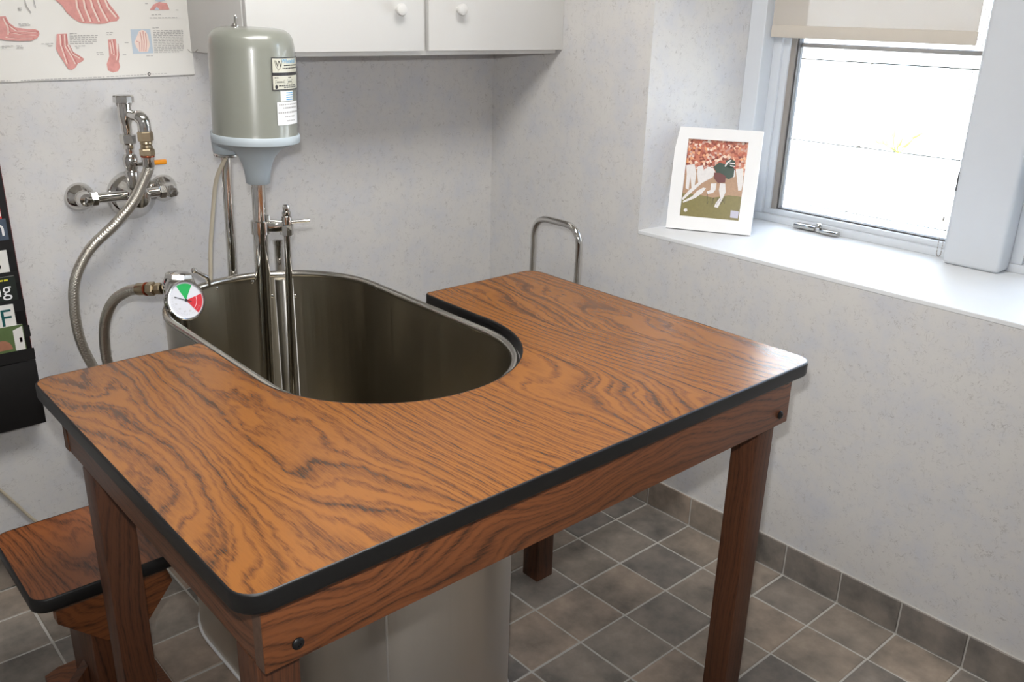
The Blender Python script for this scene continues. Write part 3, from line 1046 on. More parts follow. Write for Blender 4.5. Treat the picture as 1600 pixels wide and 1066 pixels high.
obj('seam_highlight', tube([(TUBX + (THW - 0.0035) * math.sin(-0.65), TYB - (THW - 0.0035) * math.cos(-0.65), z) for z in (0.02, 0.45, 0.83)], 0.0026, 8), M['plate_steel'], tub)  # seam bead in brighter steel; it builds in the jacket's vertical highlight line
for x, y, z in ((-1.1829, -0.316, 0.8319), (-1.0853, -0.3166, 0.8316), (-1.0391, -0.3299, 0.7877), (-0.987, -0.3582, 0.7849)):
    d = Vector((TUBX - x, TYA - y, 0)).normalized()
    obj('rivet', lathe(Vector((x, y, z)) - d * 0.004, d, [(0.0065, 0), (0.0065, 0.004), (0.005, 0.0065), (0.0025, 0.008), (0, 0.0085)], 14), M['chrome'], tub)
for y, z in ((-0.52, 0.80),):
    obj('rivet', lathe((TUBX - THW + 0.001, -0.60, 0.79), (-1, 0, 0), [(0.006, 0), (0.006, 0.004), (0.003, 0.007), (0, 0.0075)], 14), M['chrome'], tub)
# polished half-round cover strip inside the rear wall, between the pipes
c0 = Vector((TUBX, TYA, 0))
ri = THW - 0.0085
dr = Vector((math.cos(math.radians(61)), math.sin(math.radians(61)), 0))
tn = Vector((-dr.y, dr.x, 0))
hp2 = [(-0.024, 0.0), (-0.024, 0.003)] + [(-0.022 * math.cos(PI * k / 12), 0.003 + 0.011 * math.sin(PI * k / 12)) for k in range(13)] + [(0.024, 0.003), (0.024, 0.0)]
cp = c0 + dr * (ri - 0.0005)
obj('cover_strip', prism(hp2, 0.36, 0.834, frame=lambda p, q, h: cp - tn * p - dr * q + Vector((0, 0, h))), M['plate_steel'], tub, smooth=50)
ov = obj('overflow_pipe', tube([(-0.985, -0.278, 0.02), (-0.985, -0.278, 0.918)], 0.0125, 16), M['chrome'], tub)
obj('pipe_collar', lathe((-0.985, -0.278, 0.908), (0, 0, 1), [(0.0125, 0), (0.0145, 0.002), (0.0145, 0.012), (0.011, 0.014), (0, 0.014)], 18), M['chrome'], ov)
bm = new_bm()
add_box(bm, -0.992, -0.978, -0.334, -0.2905, 0.74, 0.77, bevel=0.002)
obj('pipe_bracket', bm, M['chrome_dull'], ov)

# ================================================================== turbine
PX, PY = -1.12, -0.45
PIV = Vector((PX, PY, 0.855))
TILT = Matrix.Translation(PIV) @ Matrix.Rotation(0.026, 4, Vector((0.6635, 0.7478, 0))) @ Matrix.Translation(-PIV)
turb = thing('turbine_motor', (PX, PY, 0.55), 'grey-green electric turbine motor standing on chrome pipes over the tub', 'motor')
VD = Vector((-0.434, -0.901, 0))     # towards the room
RD = Vector((0.901, -0.434, 0))
MR = 0.0955
can = obj('motor_housing', lathe((PX, PY, 0), (0, 0, 1), [(MR + 0.001, 1.230), (MR, 1.238), (MR - 0.001, 1.420), (MR - 0.004, 1.440), (MR - 0.011, 1.452), (MR - 0.022, 1.459), (MR - 0.04, 1.462), (0, 1.464)], 64), M['motor'], turb, xf=TILT, smooth=50)
obj('base_flange', lathe((PX, PY, 0), (0, 0, 1), [(0.06, 1.205), (0.088, 1.207), (0.0995, 1.212), (0.1005, 1.218), (0.1005, 1.227), (0.0985, 1.230), (0.06, 1.230)], 64), M['casting'], turb, xf=TILT, smooth=50)
bm = lathe((PX, PY, 0), (0, 0, 1), [(0.0245, 1.112), (0.0275, 1.114), (0.030, 1.14), (0.034, 1.158), (0.043, 1.178), (0.058, 1.194), (0.075, 1.203), (0.09, 1.210)], 48)
cone = obj('flared_neck', bm, M['casting'], turb, xf=TILT, smooth=60)
RODX, RODY = -1.122, -0.285
RODD = (Vector((RODX, RODY, 0)) - Vector((PX, PY, 0)))
bm = lathe((RODX, RODY - 0.006, 0), (0, 0, 1), [(0.026, 1.158), (0.031, 1.162), (0.034, 1.18), (0.036, 1.212), (0.034, 1.216)], 36)
add_box(bm, RODX - 0.030, PX + 0.032, PY + 0.04, RODY, 1.178, 1.212, bevel=0.008)
obj('rod_bracket', bm, M['casting'], turb, xf=TILT, smooth=50)
bm = lathe((RODX, RODY - 0.006, 0), (0, 0, 1), [(0.030, 1.153), (0.032, 1.155), (0.032, 1.159), (0.030, 1.161)], 30)
obj('bracket_ring', bm, M['chrome_dull'], turb, xf=TILT)
obj('main_pipe', tube([(PX, PY, 0.40), (PX, PY, 1.115)], 0.0163, 24), M['chrome'], turb, xf=TILT)
obj('lower_sleeve', tube([(PX, PY, 0.39), (PX, PY, 1.0)], 0.0180, 24), M['chrome'], turb, xf=TILT)
obj('support_rod', tube([(RODX, RODY, 0.60), (RODX, RODY, 1.18)], 0.0125, 20), M['chrome'], turb, xf=TILT)
bm = new_bm()
add_box(bm, RODX - 0.02, RODX + 0.02, -0.297, RODY + 0.02, 0.70, 0.80, bevel=0.004)
obj('rod_clamp', bm, M['chrome_dull'], turb)
# toggle on the lid
tp = Vector((PX, PY, 0)) - RD * 0.034 + VD * 0.02
bm = lathe((tp.x, tp.y, 1.4615), (0, 0, 1), [(0.010, 0), (0.010, 0.003), (0.007, 0.004), (0.006, 0.007), (0, 0.008)], 12)
add_lathe(bm, (tp.x, tp.y, 1.468), (0.12, -0.1, 1), [(0.0024, 0), (0.0036, 0.013), (0.0038, 0.016), (0.002, 0.019), (0, 0.0195)], 12)
obj('toggle_switch', bm, M['chrome'], turb, xf=TILT)
# ejector tube, clamp and air valve beside the main pipe
EX, EY = PX + RD.x * 0.062, PY + RD.y * 0.062
obj('ejector_pipe', tube([(EX, EY, 0.40), (EX, EY, 1.0)], 0.0085, 16), M['chrome'], turb, xf=TILT)
bm = lathe((PX, PY, 0), (0, 0, 1), [(0.0175, 0.990), (0.0222, 0.991), (0.0222, 1.022), (0.0175, 1.023)], 28)
dm = Matrix.Translation((PX, PY, 0)) @ Matrix.Rotation(math.atan2(RD.y, RD.x), 4, 'Z')
b2 = box(0.018, 0.062, -0.009, 0.009, 0.996, 1.018, bevel=0.003)
bmesh.ops.transform(b2, matrix=dm, verts=b2.verts)
me2 = bpy.data.meshes.new('tmp'); b2.to_mesh(me2); b2.free(); bm.from_mesh(me2); bpy.data.meshes.remove(me2)
add_lathe(bm, (EX, EY, 0), (0, 0, 1), [(0.012, 0.985), (0.0155, 0.987), (0.0155, 1.012), (0.012, 1.015)], sides=8, phase=0.3)
clamp = obj('pipe_clamp', bm, M['chrome'], turb, xf=TILT, smooth=35)
bm = lathe((EX, EY, 0), (0, 0, 1), [(0.008, 1.012), (0.0125, 1.014), (0.0125, 1.032), (0.0095, 1.034), (0.0105, 1.037), (0.0105, 1.043), (0.0078, 1.045), (0.0085, 1.048), (0.0085, 1.056), (0.0070, 1.060), (0, 1.061)], 20)
obj('air_valve', bm, M['chrome'], turb, xf=TILT)
bm = new_bm()
ec = Vector((EX, EY, 1.017))
add_tube(bm, [ec - RD * 0.052 + Vector((0, 0, 0.005)), ec - RD * 0.03 + Vector((0, 0, 0.003)), ec, ec + RD * 0.03 + Vector((0, 0, 0.002)), ec + RD * 0.055 + Vector((0, 0, 0.005))], [0.0042, 0.0034, 0.0065, 0.0034, 0.0046], 10)
obj('wing_handle', bm, M['chrome'], turb, xf=TILT)
bm = lathe((PX + RD.x * 0.019 + VD.x * 0.01, PY + RD.y * 0.019 + VD.y * 0.01, 1.022), (0, 0, 1), [(0.005, 0), (0.005, 0.006), (0.004, 0.008), (0.0046, 0.012), (0.003, 0.016), (0, 0.017)], 12)
obj('set_screw', bm, M['chrome'], turb, xf=TILT)
# lettered plates wrapped round the housing
def on_can(r):
    def fr(s, zz):
        a = s / MR
        d = VD * math.cos(a) + RD * math.sin(a)
        return (PX + d.x * r, PY + d.y * r, zz)
    return fr
def wrap_rect(bm, s0, s1, z0, z1, r):
    f = on_can(r)
    n = max(2, int(abs(s1 - s0) / 0.008))
    for k in range(n):
        a, b = s0 + (s1 - s0) * k / n, s0 + (s1 - s0) * (k + 1) / n
        bm.faces.new([bm.verts.new(f(*q)) for q in ((a, z0), (b, z0), (b, z1), (a, z1))])
R1 = MR + 0.0012
S0, S1, ZB, ZT = 0.040, 0.135, 1.334, 1.404
bm = new_bm(); wrap_rect(bm, S0, S1, ZB, ZT, R1); plate = obj('rating_plate', bm, M['ink'], turb, xf=TILT, smooth=60)
bm = new_bm()
wrap_rect(bm, S0 + 0.002, S1 - 0.002, ZB + 0.038, ZT - 0.002, R1 + 0.0003)
wrap_rect(bm, S0 + 0.002, S1 - 0.002, ZB + 0.002, ZB + 0.031, R1 + 0.0003)
obj('plate_face', bm, M['plate_grey'], plate, xf=TILT, smooth=60)
f2 = on_can(R1 + 0.0007)
bm = new_bm()
add_stroke(bm, [(S0 + 0.008, ZB + 0.064), (S0 + 0.010, ZB + 0.052), (S0 + 0.017, ZB + 0.043), (S0 + 0.024, ZB + 0.052), (S0 + 0.026, ZB + 0.064)], 0.0009, f2)
add_geo(bm, text_geo('W', 0.019), lambda a, b: f2(S0 + 0.0095 + a * 0.9, ZB + 0.0505 + b))
for zz, s0, s1 in ((ZB + 0.052, S0 + 0.032, S0 + 0.085), (ZB + 0.046, S0 + 0.028, S0 + 0.088), (ZB + 0.026, S0 + 0.006, S0 + 0.016), (ZB + 0.026, S0 + 0.045, S0 + 0.056), (ZB + 0.009, S0 + 0.016, S0 + 0.075), (ZB + 0.005, S0 + 0.030, S0 + 0.078)):
    x = s0
    while x < s1:
        wd = min(random.uniform(0.003, 0.007), s1 - x)
        add_poly(bm, [(x, zz), (x + wd, zz), (x + wd, zz + 0.0022), (x, zz + 0.0022)], f2)
        x += wd + 0.0012
for s0, s1 in ((S0 + 0.008, S0 + 0.034), (S0 + 0.040, S0 + 0.062)):
    add_stroke(bm, [(s0, ZB + 0.014), (s1, ZB + 0.014), (s1, ZB + 0.022), (s0, ZB + 0.022), (s0, ZB + 0.014)], 0.0007, f2)
    x = s0 + 0.003
    while x < s1 - 0.004:
        add_poly(bm, [(x, ZB + 0.0165), (x + 0.002, ZB + 0.0165), (x + 0.002, ZB + 0.0195), (x, ZB + 0.0195)], f2)
        x += 0.0031
pts = [(S0 + 0.010 + 0.0035 * math.cos(k * PI / 5), ZB + 0.0075 + 0.0045 * math.sin(k * PI / 5)) for k in range(10)]
add_poly(bm, pts, f2)
obj('plate_lettering', bm, M['ink'], plate, xf=TILT, smooth=0)
bm = new_bm()
add_geo(bm, text_geo('Whitehall', 0.0135), lambda a, b: f2(S0 + 0.026 + a * 0.95, ZB + 0.0575 + b))
obj('maker_name', bm, M['cyan'], plate, xf=TILT, smooth=0)
bm = new_bm(); wrap_rect(bm, S0 + 0.020, S0 + 0.062, 1.310, 1.332, R1); stick = obj('sticker', bm, M['paper'], turb, xf=TILT, smooth=60)
bm = new_bm()
for k in range(4):
    wrap_rect(bm, S0 + 0.036, S0 + 0.060, 1.3125 + k * 0.0048, 1.3145 + k * 0.0048, R1 + 0.0004)
obj('sticker_print', bm, M['cyan'], stick, xf=TILT, smooth=0)
bm = new_bm(); wrap_rect(bm, S0 + 0.010, S0 + 0.085, 1.258, 1.3085, R1 + 0.0002); stick = obj('sticker', bm, M['white'], turb, xf=TILT, smooth=60)
bm = new_bm()
f3 = on_can(R1 + 0.0006)
for zz, s0, s1, hh in ((1.3015, 0.014, 0.080, 0.0026), (1.2935, 0.026, 0.072, 0.0038), (1.2835, 0.012, 0.082, 0.0038), (1.2750, 0.030, 0.066, 0.0026), (1.2655, 0.036, 0.062, 0.0026)):
    x = S0 + s0
    while x < S0 + s1:
        wd = random.uniform(0.0025, 0.006)
        add_poly(bm, [(x, zz), (x + wd, zz), (x + wd, zz + hh), (x, zz + hh)], f3)
        x += wd + 0.0013
obj('sticker_print', bm, M['fine_ink'], stick, xf=TILT, smooth=0)
# mains cord
cord_pts = [TILT @ Vector((RODX - 0.008, RODY - 0.02, 1.155)), Vector((-1.146, -0.292, 1.10)), Vector((-1.162, -0.290, 1.02)), Vector((-1.176, -0.288, 0.93)), Vector((-1.182, -0.286, 0.86)), Vector((-1.19, -0.27, 0.72)), Vector((-1.21, -0.20, 0.50))]
obj('power_cord', tube(spline(cord_pts, 8), 0.0052, 10), M['cord'], turb)

# ================================================================== wall faucet
fa_x = -1.268
fct = thing('wall_faucet', (-1.26, 0, 1.03), 'chrome wall-mounted mixing faucet with an orange lever and two round wall plates', 'faucet')
bm = lathe((-1.258, -0.0005, 1.028), (0, -1, 0), [(0.064, 0), (0.0645, 0.004), (0.060, 0.012), (0.052, 0.022), (0.050, 0.024), (0.046, 0.034), (0.034, 0.046), (0.030, 0.060), (0.024, 0.066), (0, 0.068)], 40)
obj('mixer_body', bm, M['chrome'], fct, smooth=35)
for sx, x in ((-1, -1.388), (1, -1.172)):
    sup = obj('supply_arm', tube([(-1.258 + sx * 0.02, -0.045, 1.036), (x - sx * 0.02, -0.045, 1.037)], 0.0135, 16), M['chrome'], fct)
    bm = lathe((x, -0.045, 1.037), (sx, 0, 0), [(0.016, -0.03), (0.0185, -0.028), (0.0185, -0.014), (0.016, -0.012)], sides=6)
    obj('union_nut', bm, M['chrome'], sup, smooth=25)
    bm = lathe((x, 0, 1.037), (0, -1, 0), [(0.036, 0.0005), (0.0365, 0.004), (0.033, 0.012), (0.022, 0.020), (0.019, 0.024), (0.019, 0.048), (0.016, 0.058), (0, 0.060)], 32)
    obj('wall_plate', bm, M['chrome'], sup, smooth=35)
    bm = lathe((x + 0.004, -0.058, 1.034), (0.1, -1, -0.15), [(0.012, 0), (0.012, 0.008), (0.009, 0.011), (0, 0.012)], sides=6)
    obj('stop_screw', bm, M['chrome_dull'], sup, smooth=25)
bm = new_bm()
add_lathe(bm, (fa_x, -0.055, 1.058), (0, 0, 1), [(0.013, 0), (0.015, 0.012), (0.015, 0.032)], 20)
add_lathe(bm, (fa_x, -0.055, 1.086), (0, 0, 1), [(0.0165, 0), (0.0165, 0.012), (0.014, 0.016), (0.016, 0.022), (0.0185, 0.032), (0.0185, 0.044), (0.016, 0.052), (0.014, 0.056)], 20)
obj('ball_valve', bm, M['chrome_dull'], fct, smooth=35)
bm = new_bm()
add_lathe(bm, (fa_x, -0.073, 1.120), (0, -1, 0), [(0.0075, 0), (0.0075, 0.012), (0.005, 0.015), (0, 0.015)], sides=6)
add_box(bm, fa_x, -1.232, -0.088, -0.084, 1.116, 1.125, bevel=0.001)
lever = obj('valve_lever', bm, M['chrome_dull'], fct, smooth=30)
obj('lever_sleeve', box(-1.234, -1.187, -0.0915, -0.0805, 1.1145, 1.1270, bevel=0.004), M['orange'], lever)
bm = lathe((fa_x, -0.055, 1.140), (0, 0, 1), [(0.0115, 0), (0.0115, 0.030), (0.012, 0.032)], 20)
add_lathe(bm, (fa_x, -0.055, 1.168), (0, 0, 1), [(0.0165, 0), (0.0195, 0.003), (0.0195, 0.022), (0.0165, 0.025)], sides=6, phase=0.2)
add_lathe(bm, (fa_x, -0.055, 1.156), (0, 0, 1), [(0.013, 0), (0.0145, 0.002), (0.0145, 0.010), (0.013, 0.012)], sides=6, phase=0.5)
obj('riser', bm, M['chrome'], fct, smooth=30)
bm = lathe((fa_x, -0.057, 1.192), (0, 0, 1), [(0.011, 0), (0.0125, 0.012), (0.0125, 0.025), (0.0165, 0.036), (0.0175, 0.055), (0.0165, 0.066), (0.0165, 0.080)], 24)
for k in range(6):
    a = k * PI / 3
    add_tube(bm, [(fa_x + 0.015 * math.cos(a), -0.057 + 0.015 * math.sin(a), 1.262), (fa_x + 0.018 * math.cos(a), -0.057 + 0.018 * math.sin(a), 1.276)], 0.003, 6)
vb = obj('vacuum_breaker', bm, M['chrome'], fct, smooth=35)
bm = lathe((fa_x, -0.057, 1.270), (0, 0, 1), [(0.020, 0), (0.0255, 0.002), (0.0255, 0.016), (0.0235, 0.019), (0.012, 0.021), (0, 0.021)], sides=12)
obj('breaker_cap', bm, M['chrome'], vb, smooth=25)
elb = spline([(fa_x + 0.006, -0.060, 1.243), (-1.256, -0.085, 1.241), (-1.249, -0.100, 1.239), (-1.243, -0.108, 1.228), (-1.2415, -0.108, 1.205)], 8)
obj('spout_elbow', tube(elb, [0.0125] * 9 + [0.0125 + 0.0035 * min(1, k / 6) for k in range(len(elb) - 9)], 18), M['chrome'], fct, smooth=50)
bm = lathe((-1.242, -0.108, 1.179), (0, 0, 1), [(0.0165, 0), (0.019, 0.002), (0.019, 0.022), (0.0165, 0.025)], sides=6, phase=0.3)
add_lathe(bm, (-1.242, -0.108, 1.160), (0, 0, 1), [(0.0135, 0), (0.0155, 0.004), (0.0135, 0.010), (0.0155, 0.014), (0.0145, 0.020)], 18)
add_lathe(bm, (-1.242, -0.108, 1.142), (0, 0, 1), [(0.016, 0), (0.0185, 0.003), (0.0185, 0.016), (0.0165, 0.019)], sides=6, phase=0.1)
obj('brass_fitting', bm, M['brass'], fct, smooth=30)

# braided hose looping from the faucet down and up to the filler valve
hs = thing('braided_hose', (-1.44, -0.10, 0.45), 'long braided steel hose hanging in a loop from the wall faucet to the tub gauge', 'hose')
hp = [(-1.242, -0.108, 1.128), (-1.243, -0.108, 1.112), (-1.2567, -0.105, 1.0837), (-1.2891, -0.102, 1.0296), (-1.3402, -0.10, 0.978), (-1.410, -0.10, 0.9218), (-1.4529, -0.10, 0.854), (-1.4661, -0.10, 0.7805), (-1.4641, -0.10, 0.6937), (-1.4433, -0.10, 0.6142), (-1.412, -0.11, 0.54), (-1.385, -0.13, 0.49), (-1.362, -0.16, 0.485), (-1.372, -0.19, 0.54), (-1.418, -0.20, 0.60), (-1.4343, -0.20, 0.6558), (-1.4389, -0.22, 0.7314), (-1.4368, -0.25, 0.7893), (-1.4231, -0.28, 0.8351), (-1.4005, -0.32, 0.8648), (-1.384, -0.352, 0.8745)]
obj('hose_body', tube(spline(hp, 8), 0.0130, 16, uvs=True), M['braid'], hs, smooth=60)
obj('crimp_collar', lathe((-1.242, -0.108, 1.144), (-0.01, 0, -1), [(0.0135, 0), (0.0150, 0.001), (0.0150, 0.026), (0.0138, 0.030)], 20), M['chrome_dull'], hs)
obj('copper_band', lathe((-1.242, -0.108, 1.1435), (0, 0, -1), [(0.0165, 0), (0.0170, 0.002), (0.0165, 0.004)], 20), M['copper'], hs)
hd = (Vector((-1.347, -0.412, 0.884)) - Vector((-1.384, -0.352, 0.8745))).normalized()
h0 = Vector((-1.384, -0.352, 0.8745))
obj('crimp_collar', lathe(h0 - hd * 0.006, hd, [(0.0138, 0), (0.0148, 0.002), (0.0148, 0.024), (0.013, 0.026)], 20), M['brass'], hs)
obj('copper_band', lathe(h0 + hd * 0.018, hd, [(0.0155, 0), (0.0165, 0.002), (0.0155, 0.005)], 20), M['copper'], hs)
bm = lathe(h0 + hd * 0.024, hd, [(0.014, 0), (0.0165, 0.002), (0.0165, 0.018), (0.014, 0.020)], sides=6, phase=0.2)
add_lathe(bm, h0 + hd * 0.044, hd, [(0.0105, 0), (0.0105, 0.006), (0.0145, 0.007), (0.0145, 0.018), (0.012, 0.020)], sides=8)
obj('brass_fitting', bm, M['brass'], hs, smooth=28)

# ================================================================== filler valve with dial gauge
fv = thing('filler_valve', (-1.325, -0.44, 0.86), 'chrome tub filler valve with a round green and red temperature dial', 'valve')
VB = Vector((-1.322, -0.436, 0.890))
bm = lathe(VB - hd * 0.034, hd, [(0.012, -0.006), (0.016, -0.004), (0.018, 0.002), (0.030, 0.010), (0.036, 0.020), (0.0375, 0.032), (0.036, 0.046), (0.030, 0.058), (0.015, 0.065), (0, 0.066)], 28)
add_lathe(bm, VB + Vector((0, 0, 0.018)), (0.15, 0.1, 1), [(0.030, 0), (0.0325, 0.003), (0.031, 0.012), (0.022, 0.017), (0, 0.018)], sides=8)
vbo = obj('valve_body', bm, M['chrome'], fv, smooth=35)
GN = Vector((0.135, -0.950, 0.30)).normalized()
GC = Vector((-1.3295, -0.490, 0.872))
gu = Vector((0, 0, 1)).cross(GN).normalized()      # picture right of the dial
gv = GN.cross(gu).normalized()
GR = 0.0455
bm = lathe(GC - GN * 0.024, GN, [(GR - 0.006, 0), (GR - 0.002, 0.003), (GR - 0.001, 0.012), (GR + 0.001, 0.014), (GR + 0.0012, 0.024), (GR - 0.001, 0.027), (GR - 0.004, 0.0265), (GR - 0.004, 0.022), (0, 0.022)], 44)
case = obj('gauge_case', bm, M['chrome_dull'], fv, smooth=35)
def dial(h):
    return lambda a, b: GC + GN * h + gu * a + gv * b
def sector(a0, a1, r, h, mat, name, r0=0.0):
    bm = new_bm()
    n = 14
    pts = [(r * math.cos(math.radians(a0 + (a1 - a0) * k / n)), r * math.sin(math.radians(a0 + (a1 - a0) * k / n))) for k in range(n + 1)]
    if r0 > 0:
        pts += [(r0 * math.cos(math.radians(a1 + (a0 - a1) * k / n)), r0 * math.sin(math.radians(a1 + (a0 - a1) * k / n))) for k in range(n + 1)]
    else:
        pts = [(0, 0)] + pts
    add_poly(bm, pts, dial(h))
    return obj(name, bm, mat, case, smooth=0)
bm = new_bm()
add_poly(bm, [((GR - 0.004) * math.cos(2 * PI * k / 40), (GR - 0.004) * math.sin(2 * PI * k / 40)) for k in range(40)], dial(-0.0016))
obj('dial_face', bm, M['dial'], case, smooth=0)
sector(54, 112, 0.038, -0.0012, M['green'], 'green_sector')
sector(-58, 10, 0.040, -0.0012, M['red'], 'red_sector')
sector(-56, 8, 0.0262, -0.0010, M['white'], 'scale_arc', 0.0254)
bm = new_bm()
for k in range(26):
    a = math.radians(150 + k * 7)
    r0, r1 = 0.031, 0.0345 if k % 5 else 0.036
    add_stroke(bm, [(r0 * math.cos(a), r0 * math.sin(a)), (r1 * math.cos(a), r1 * math.sin(a))], 0.0005, dial(-0.0010))
for k, s in enumerate(('0', '20', '40', '60', '80')):
    a = math.radians(158 + k * 30)
    add_geo(bm, text_geo(s, 0.006, 'CENTER'), lambda p, q, a=a: dial(-0.0010)(0.026 * math.cos(a) + p, 0.026 * math.sin(a) + q - 0.002))
obj('dial_marks', bm, M['fine_ink'], case, smooth=0)
bm = new_bm()
an = math.radians(153)
add_stroke(bm, [(-0.014 * math.cos(an), -0.014 * math.sin(an)), (0.0, 0.0), (0.029 * math.cos(an), 0.029 * math.sin(an))], 0.0016, dial(0.0002))
add_lathe(bm, dial(-0.001)(0, 0), GN, [(0.0032, 0), (0.0032, 0.002), (0, 0.0024)], 12)
obj('needle', bm, M['ink'], case, smooth=0)
obj('gauge_stem', tube([GC - GN * 0.022, GC - GN * 0.050], 0.012, 14), M['brass'], fv)
obj('down_spout', tube(spline([VB + Vector((0.002, -0.018, -0.015)), (-1.326, -0.462, 0.85), (-1.330, -0.470, 0.80), (-1.330, -0.472, 0.60)], 8), 0.0125, 16), M['chrome'], fv)
LA, LB = Vector((-1.2434, -0.335, 0.892)), Vector((-1.2113, -0.335, 0.8684))
bm = tube([LA, LB], [0.0042, 0.0060], 10)
add_lathe(bm, LA, (0, 0, 1), [(0, -0.0078), (0.0055, -0.0055), (0.0078, 0), (0.0055, 0.0055), (0, 0.0078)], 14)
add_tube(bm, [LB - (LB - LA) * 0.1, LB + Vector((0.004, 0.004, -0.010)), LB + Vector((0.004, 0.006, -0.022))], 0.0055, 10)
tag(obj('drain_lever', bm, M['chrome'], tub), 'short chrome lever on the tub rim')

# ================================================================== stool
stz = 0.42
sx0, sx1, sy0, sy1 = -1.792, -1.498, -0.768, -0.462
st = thing('stool', ((sx0 + sx1) / 2, (sy0 + sy1) / 2, 0), 'low oak-grain stool with black edging left behind the table', 'stool')
so = rounded([(sx0, sy0), (sx1, sy0), (sx1, sy1), (sx0, sy1)], 0.030, 7)
seat = obj('seat', prism(so, stz - 0.030, stz), M['oak_seat'], st, smooth=25)
obj('edge_trim', sweep(so, [(-0.0006, stz + 0.0004), (0.0016, stz + 0.0002), (0.0034, stz - 0.002), (0.0038, stz - 0.024), (0.0028, stz - 0.029), (-0.004, stz - 0.0315)]), M['black_trim'], seat, smooth=60)
obj('cleat', box(-1.758, -1.532, -0.748, -0.482, 0.371, 0.3885, bevel=0.002), M['endgrain'], st)
bpts = [(-1.752, 0.3705), (-1.752, 0.335), (-1.667, 0.252), (-1.620, 0.246), (-1.586, 0.252), (-1.520, 0.335), (-1.530, 0.3705)]
for y0, y1 in ((-0.738, -0.710), (-0.520, -0.492)):
    obj('bracket', prism(bpts, y0, y1, frame=lambda a, b, h: (a, h, b)), M['oak_rail'], st)
obj('post', box(-1.690, -1.590, -0.709, -0.521, 0.036, 0.3705, bevel=0.003), M['oak_leg'], st)
fpts = [(-1.748, 0.0), (-1.530, 0.0), (-1.530, 0.025), (-1.560, 0.0355), (-1.718, 0.0355), (-1.748, 0.025)]
obj('base', prism(fpts, -0.775, -0.470, frame=lambda a, b, h: (a, h, b)), M['oak_rail'], st)
obj('brace', prism([(-1.735, 0.037), (-1.691, 0.037), (-1.691, 0.135), (-1.735, 0.085)], -0.640, -0.612, frame=lambda a, b, h: (a, h, b)), M['oak_leg'], st)

# ================================================================== wall cabinet
CB, CTOP = 1.389, 2.15
CX0, CX1, CY = -1.058, -0.003, -0.315
cab = thing('wall_cabinet', ((CX0 + CX1) / 2, 0, CB), 'white two-door wall cabinet hung in the corner above the tub', 'cabinet')
bm = new_bm()
add_box(bm, CX0, CX1 - 0.008, CY, -0.0005, CB, CTOP, bevel=0.0015)
obj('cabinet_body', bm, M['cab_white'], cab, smooth=30)
for x0, x1, kx, kz in ((CX0 + 0.002, -0.5365, -0.6253, 1.507), (-0.5205, -0.001, -0.4198, 1.511)):
    d = obj('door', box(x0, x1, CY - 0.020, CY - 0.0008, 1.4010, CTOP - 0.01, bevel=0.0015), M['cab_white'], cab, smooth=30)
    obj('knob', lathe((kx, CY - 0.020, kz), (0, -1, 0), [(0.0065, 0), (0.006, 0.010), (0.009, 0.014), (0.0155, 0.018), (0.0165, 0.022), (0.0145, 0.027), (0.008, 0.030), (0, 0.0305)], 24), M['cab_white'], d)
bm = tube(spline([(CX0 + 0.0005, -0.045, 1.396), (CX0 - 0.010, -0.05, 1.390), (CX0 - 0.013, -0.03, 1.3885), (CX0 - 0.012, -0.01, 1.394)], 5), 0.0012, 6)
obj('wire_hook', bm, M['chrome_dull'], cab)

# ================================================================== picture on the sill
LEAN = 0.20
A = Vector((0.0868, -0.7318, SILL)); B = Vector((0.2142, -0.9568, SILL))
fxd = (B - A).normalized()
fn = Vector((-0.8703, -0.4926, 0))                 # faces the room
fup = (Vector((0, 0, 1)) * math.cos(LEAN) - fn * math.sin(LEAN)).normalized()
fnn = fxd.cross(fup).normalized()
if fnn.dot(fn) < 0:
    fnn = -fnn
FW, FH = 0.255, 0.306
pf = thing('picture_frame', (A + B) / 2, 'white-framed football photograph leaning on the window sill', 'picture')
def FP(h):
    return lambda a, b, hh=0.0: A + fxd * a + fup * b + fnn * (h + hh) + Vector((0, 0, 0.0035))
PX0, PX1, PZ0, PZ1 = 0.038, FW - 0.040, 0.040, FH - 0.034
def fr_bar(pts):
    bm = new_bm()
    add_prism(bm, pts, -0.016, 0.0, frame=lambda a, b, h: FP(0)(a, b, h))
    return bm
for pts in ([(0, 0), (FW, 0), (PX1, PZ0), (PX0, PZ0)], [(FW, 0), (FW, FH), (PX1, PZ1), (PX1, PZ0)],
            [(FW, FH), (0, FH), (PX0, PZ1), (PX1, PZ1)], [(0, FH), (0, 0), (PX0, PZ0), (PX0, PZ1)]):
    obj('frame_bar', fr_bar(pts), M['white'], pf, smooth=0)
bm = new_bm(); add_prism(bm, [(0.006, 0.006), (FW - 0.006, 0.006), (FW - 0.006, FH - 0.006), (0.006, FH - 0.006)], -0.019, -0.0165, frame=lambda a, b, h: FP(0)(a, b, h))
obj('backing', bm, M['white_paint'], pf, smooth=0)
bm = new_bm()
add_poly(bm, [(PX0 - .002, PZ0 - .002), (PX1 + .002, PZ0 - .002), (PX1 + .002, PZ1 + .002), (PX0 - .002, PZ1 + .002)], FP(-0.010))
pic = obj('photo_print', bm, M['crowd'], pf, smooth=0)
PWd, PHt = PX1 - PX0, PZ1 - PZ0
def zpx(x, y):
    """position inside the print as fractions, from its sheared outline"""
    dx, dy = x - 287.0, y - 775.0
    det = 483.0 * -600.0 - 78.0 * 50.0
    u = (dx * -600.0 - 78.0 * dy) / det
    v = (483.0 * dy - 50.0 * dx) / det
    return (PX0 + u * PWd, PZ0 + v * PHt)
def pict(name, polys, mat, h):
    for p in polys:
        bm = new_bm()
        add_poly(bm, [zpx(*q) for q in p], FP(h))
        obj(name, bm, mat, pic, smooth=0)
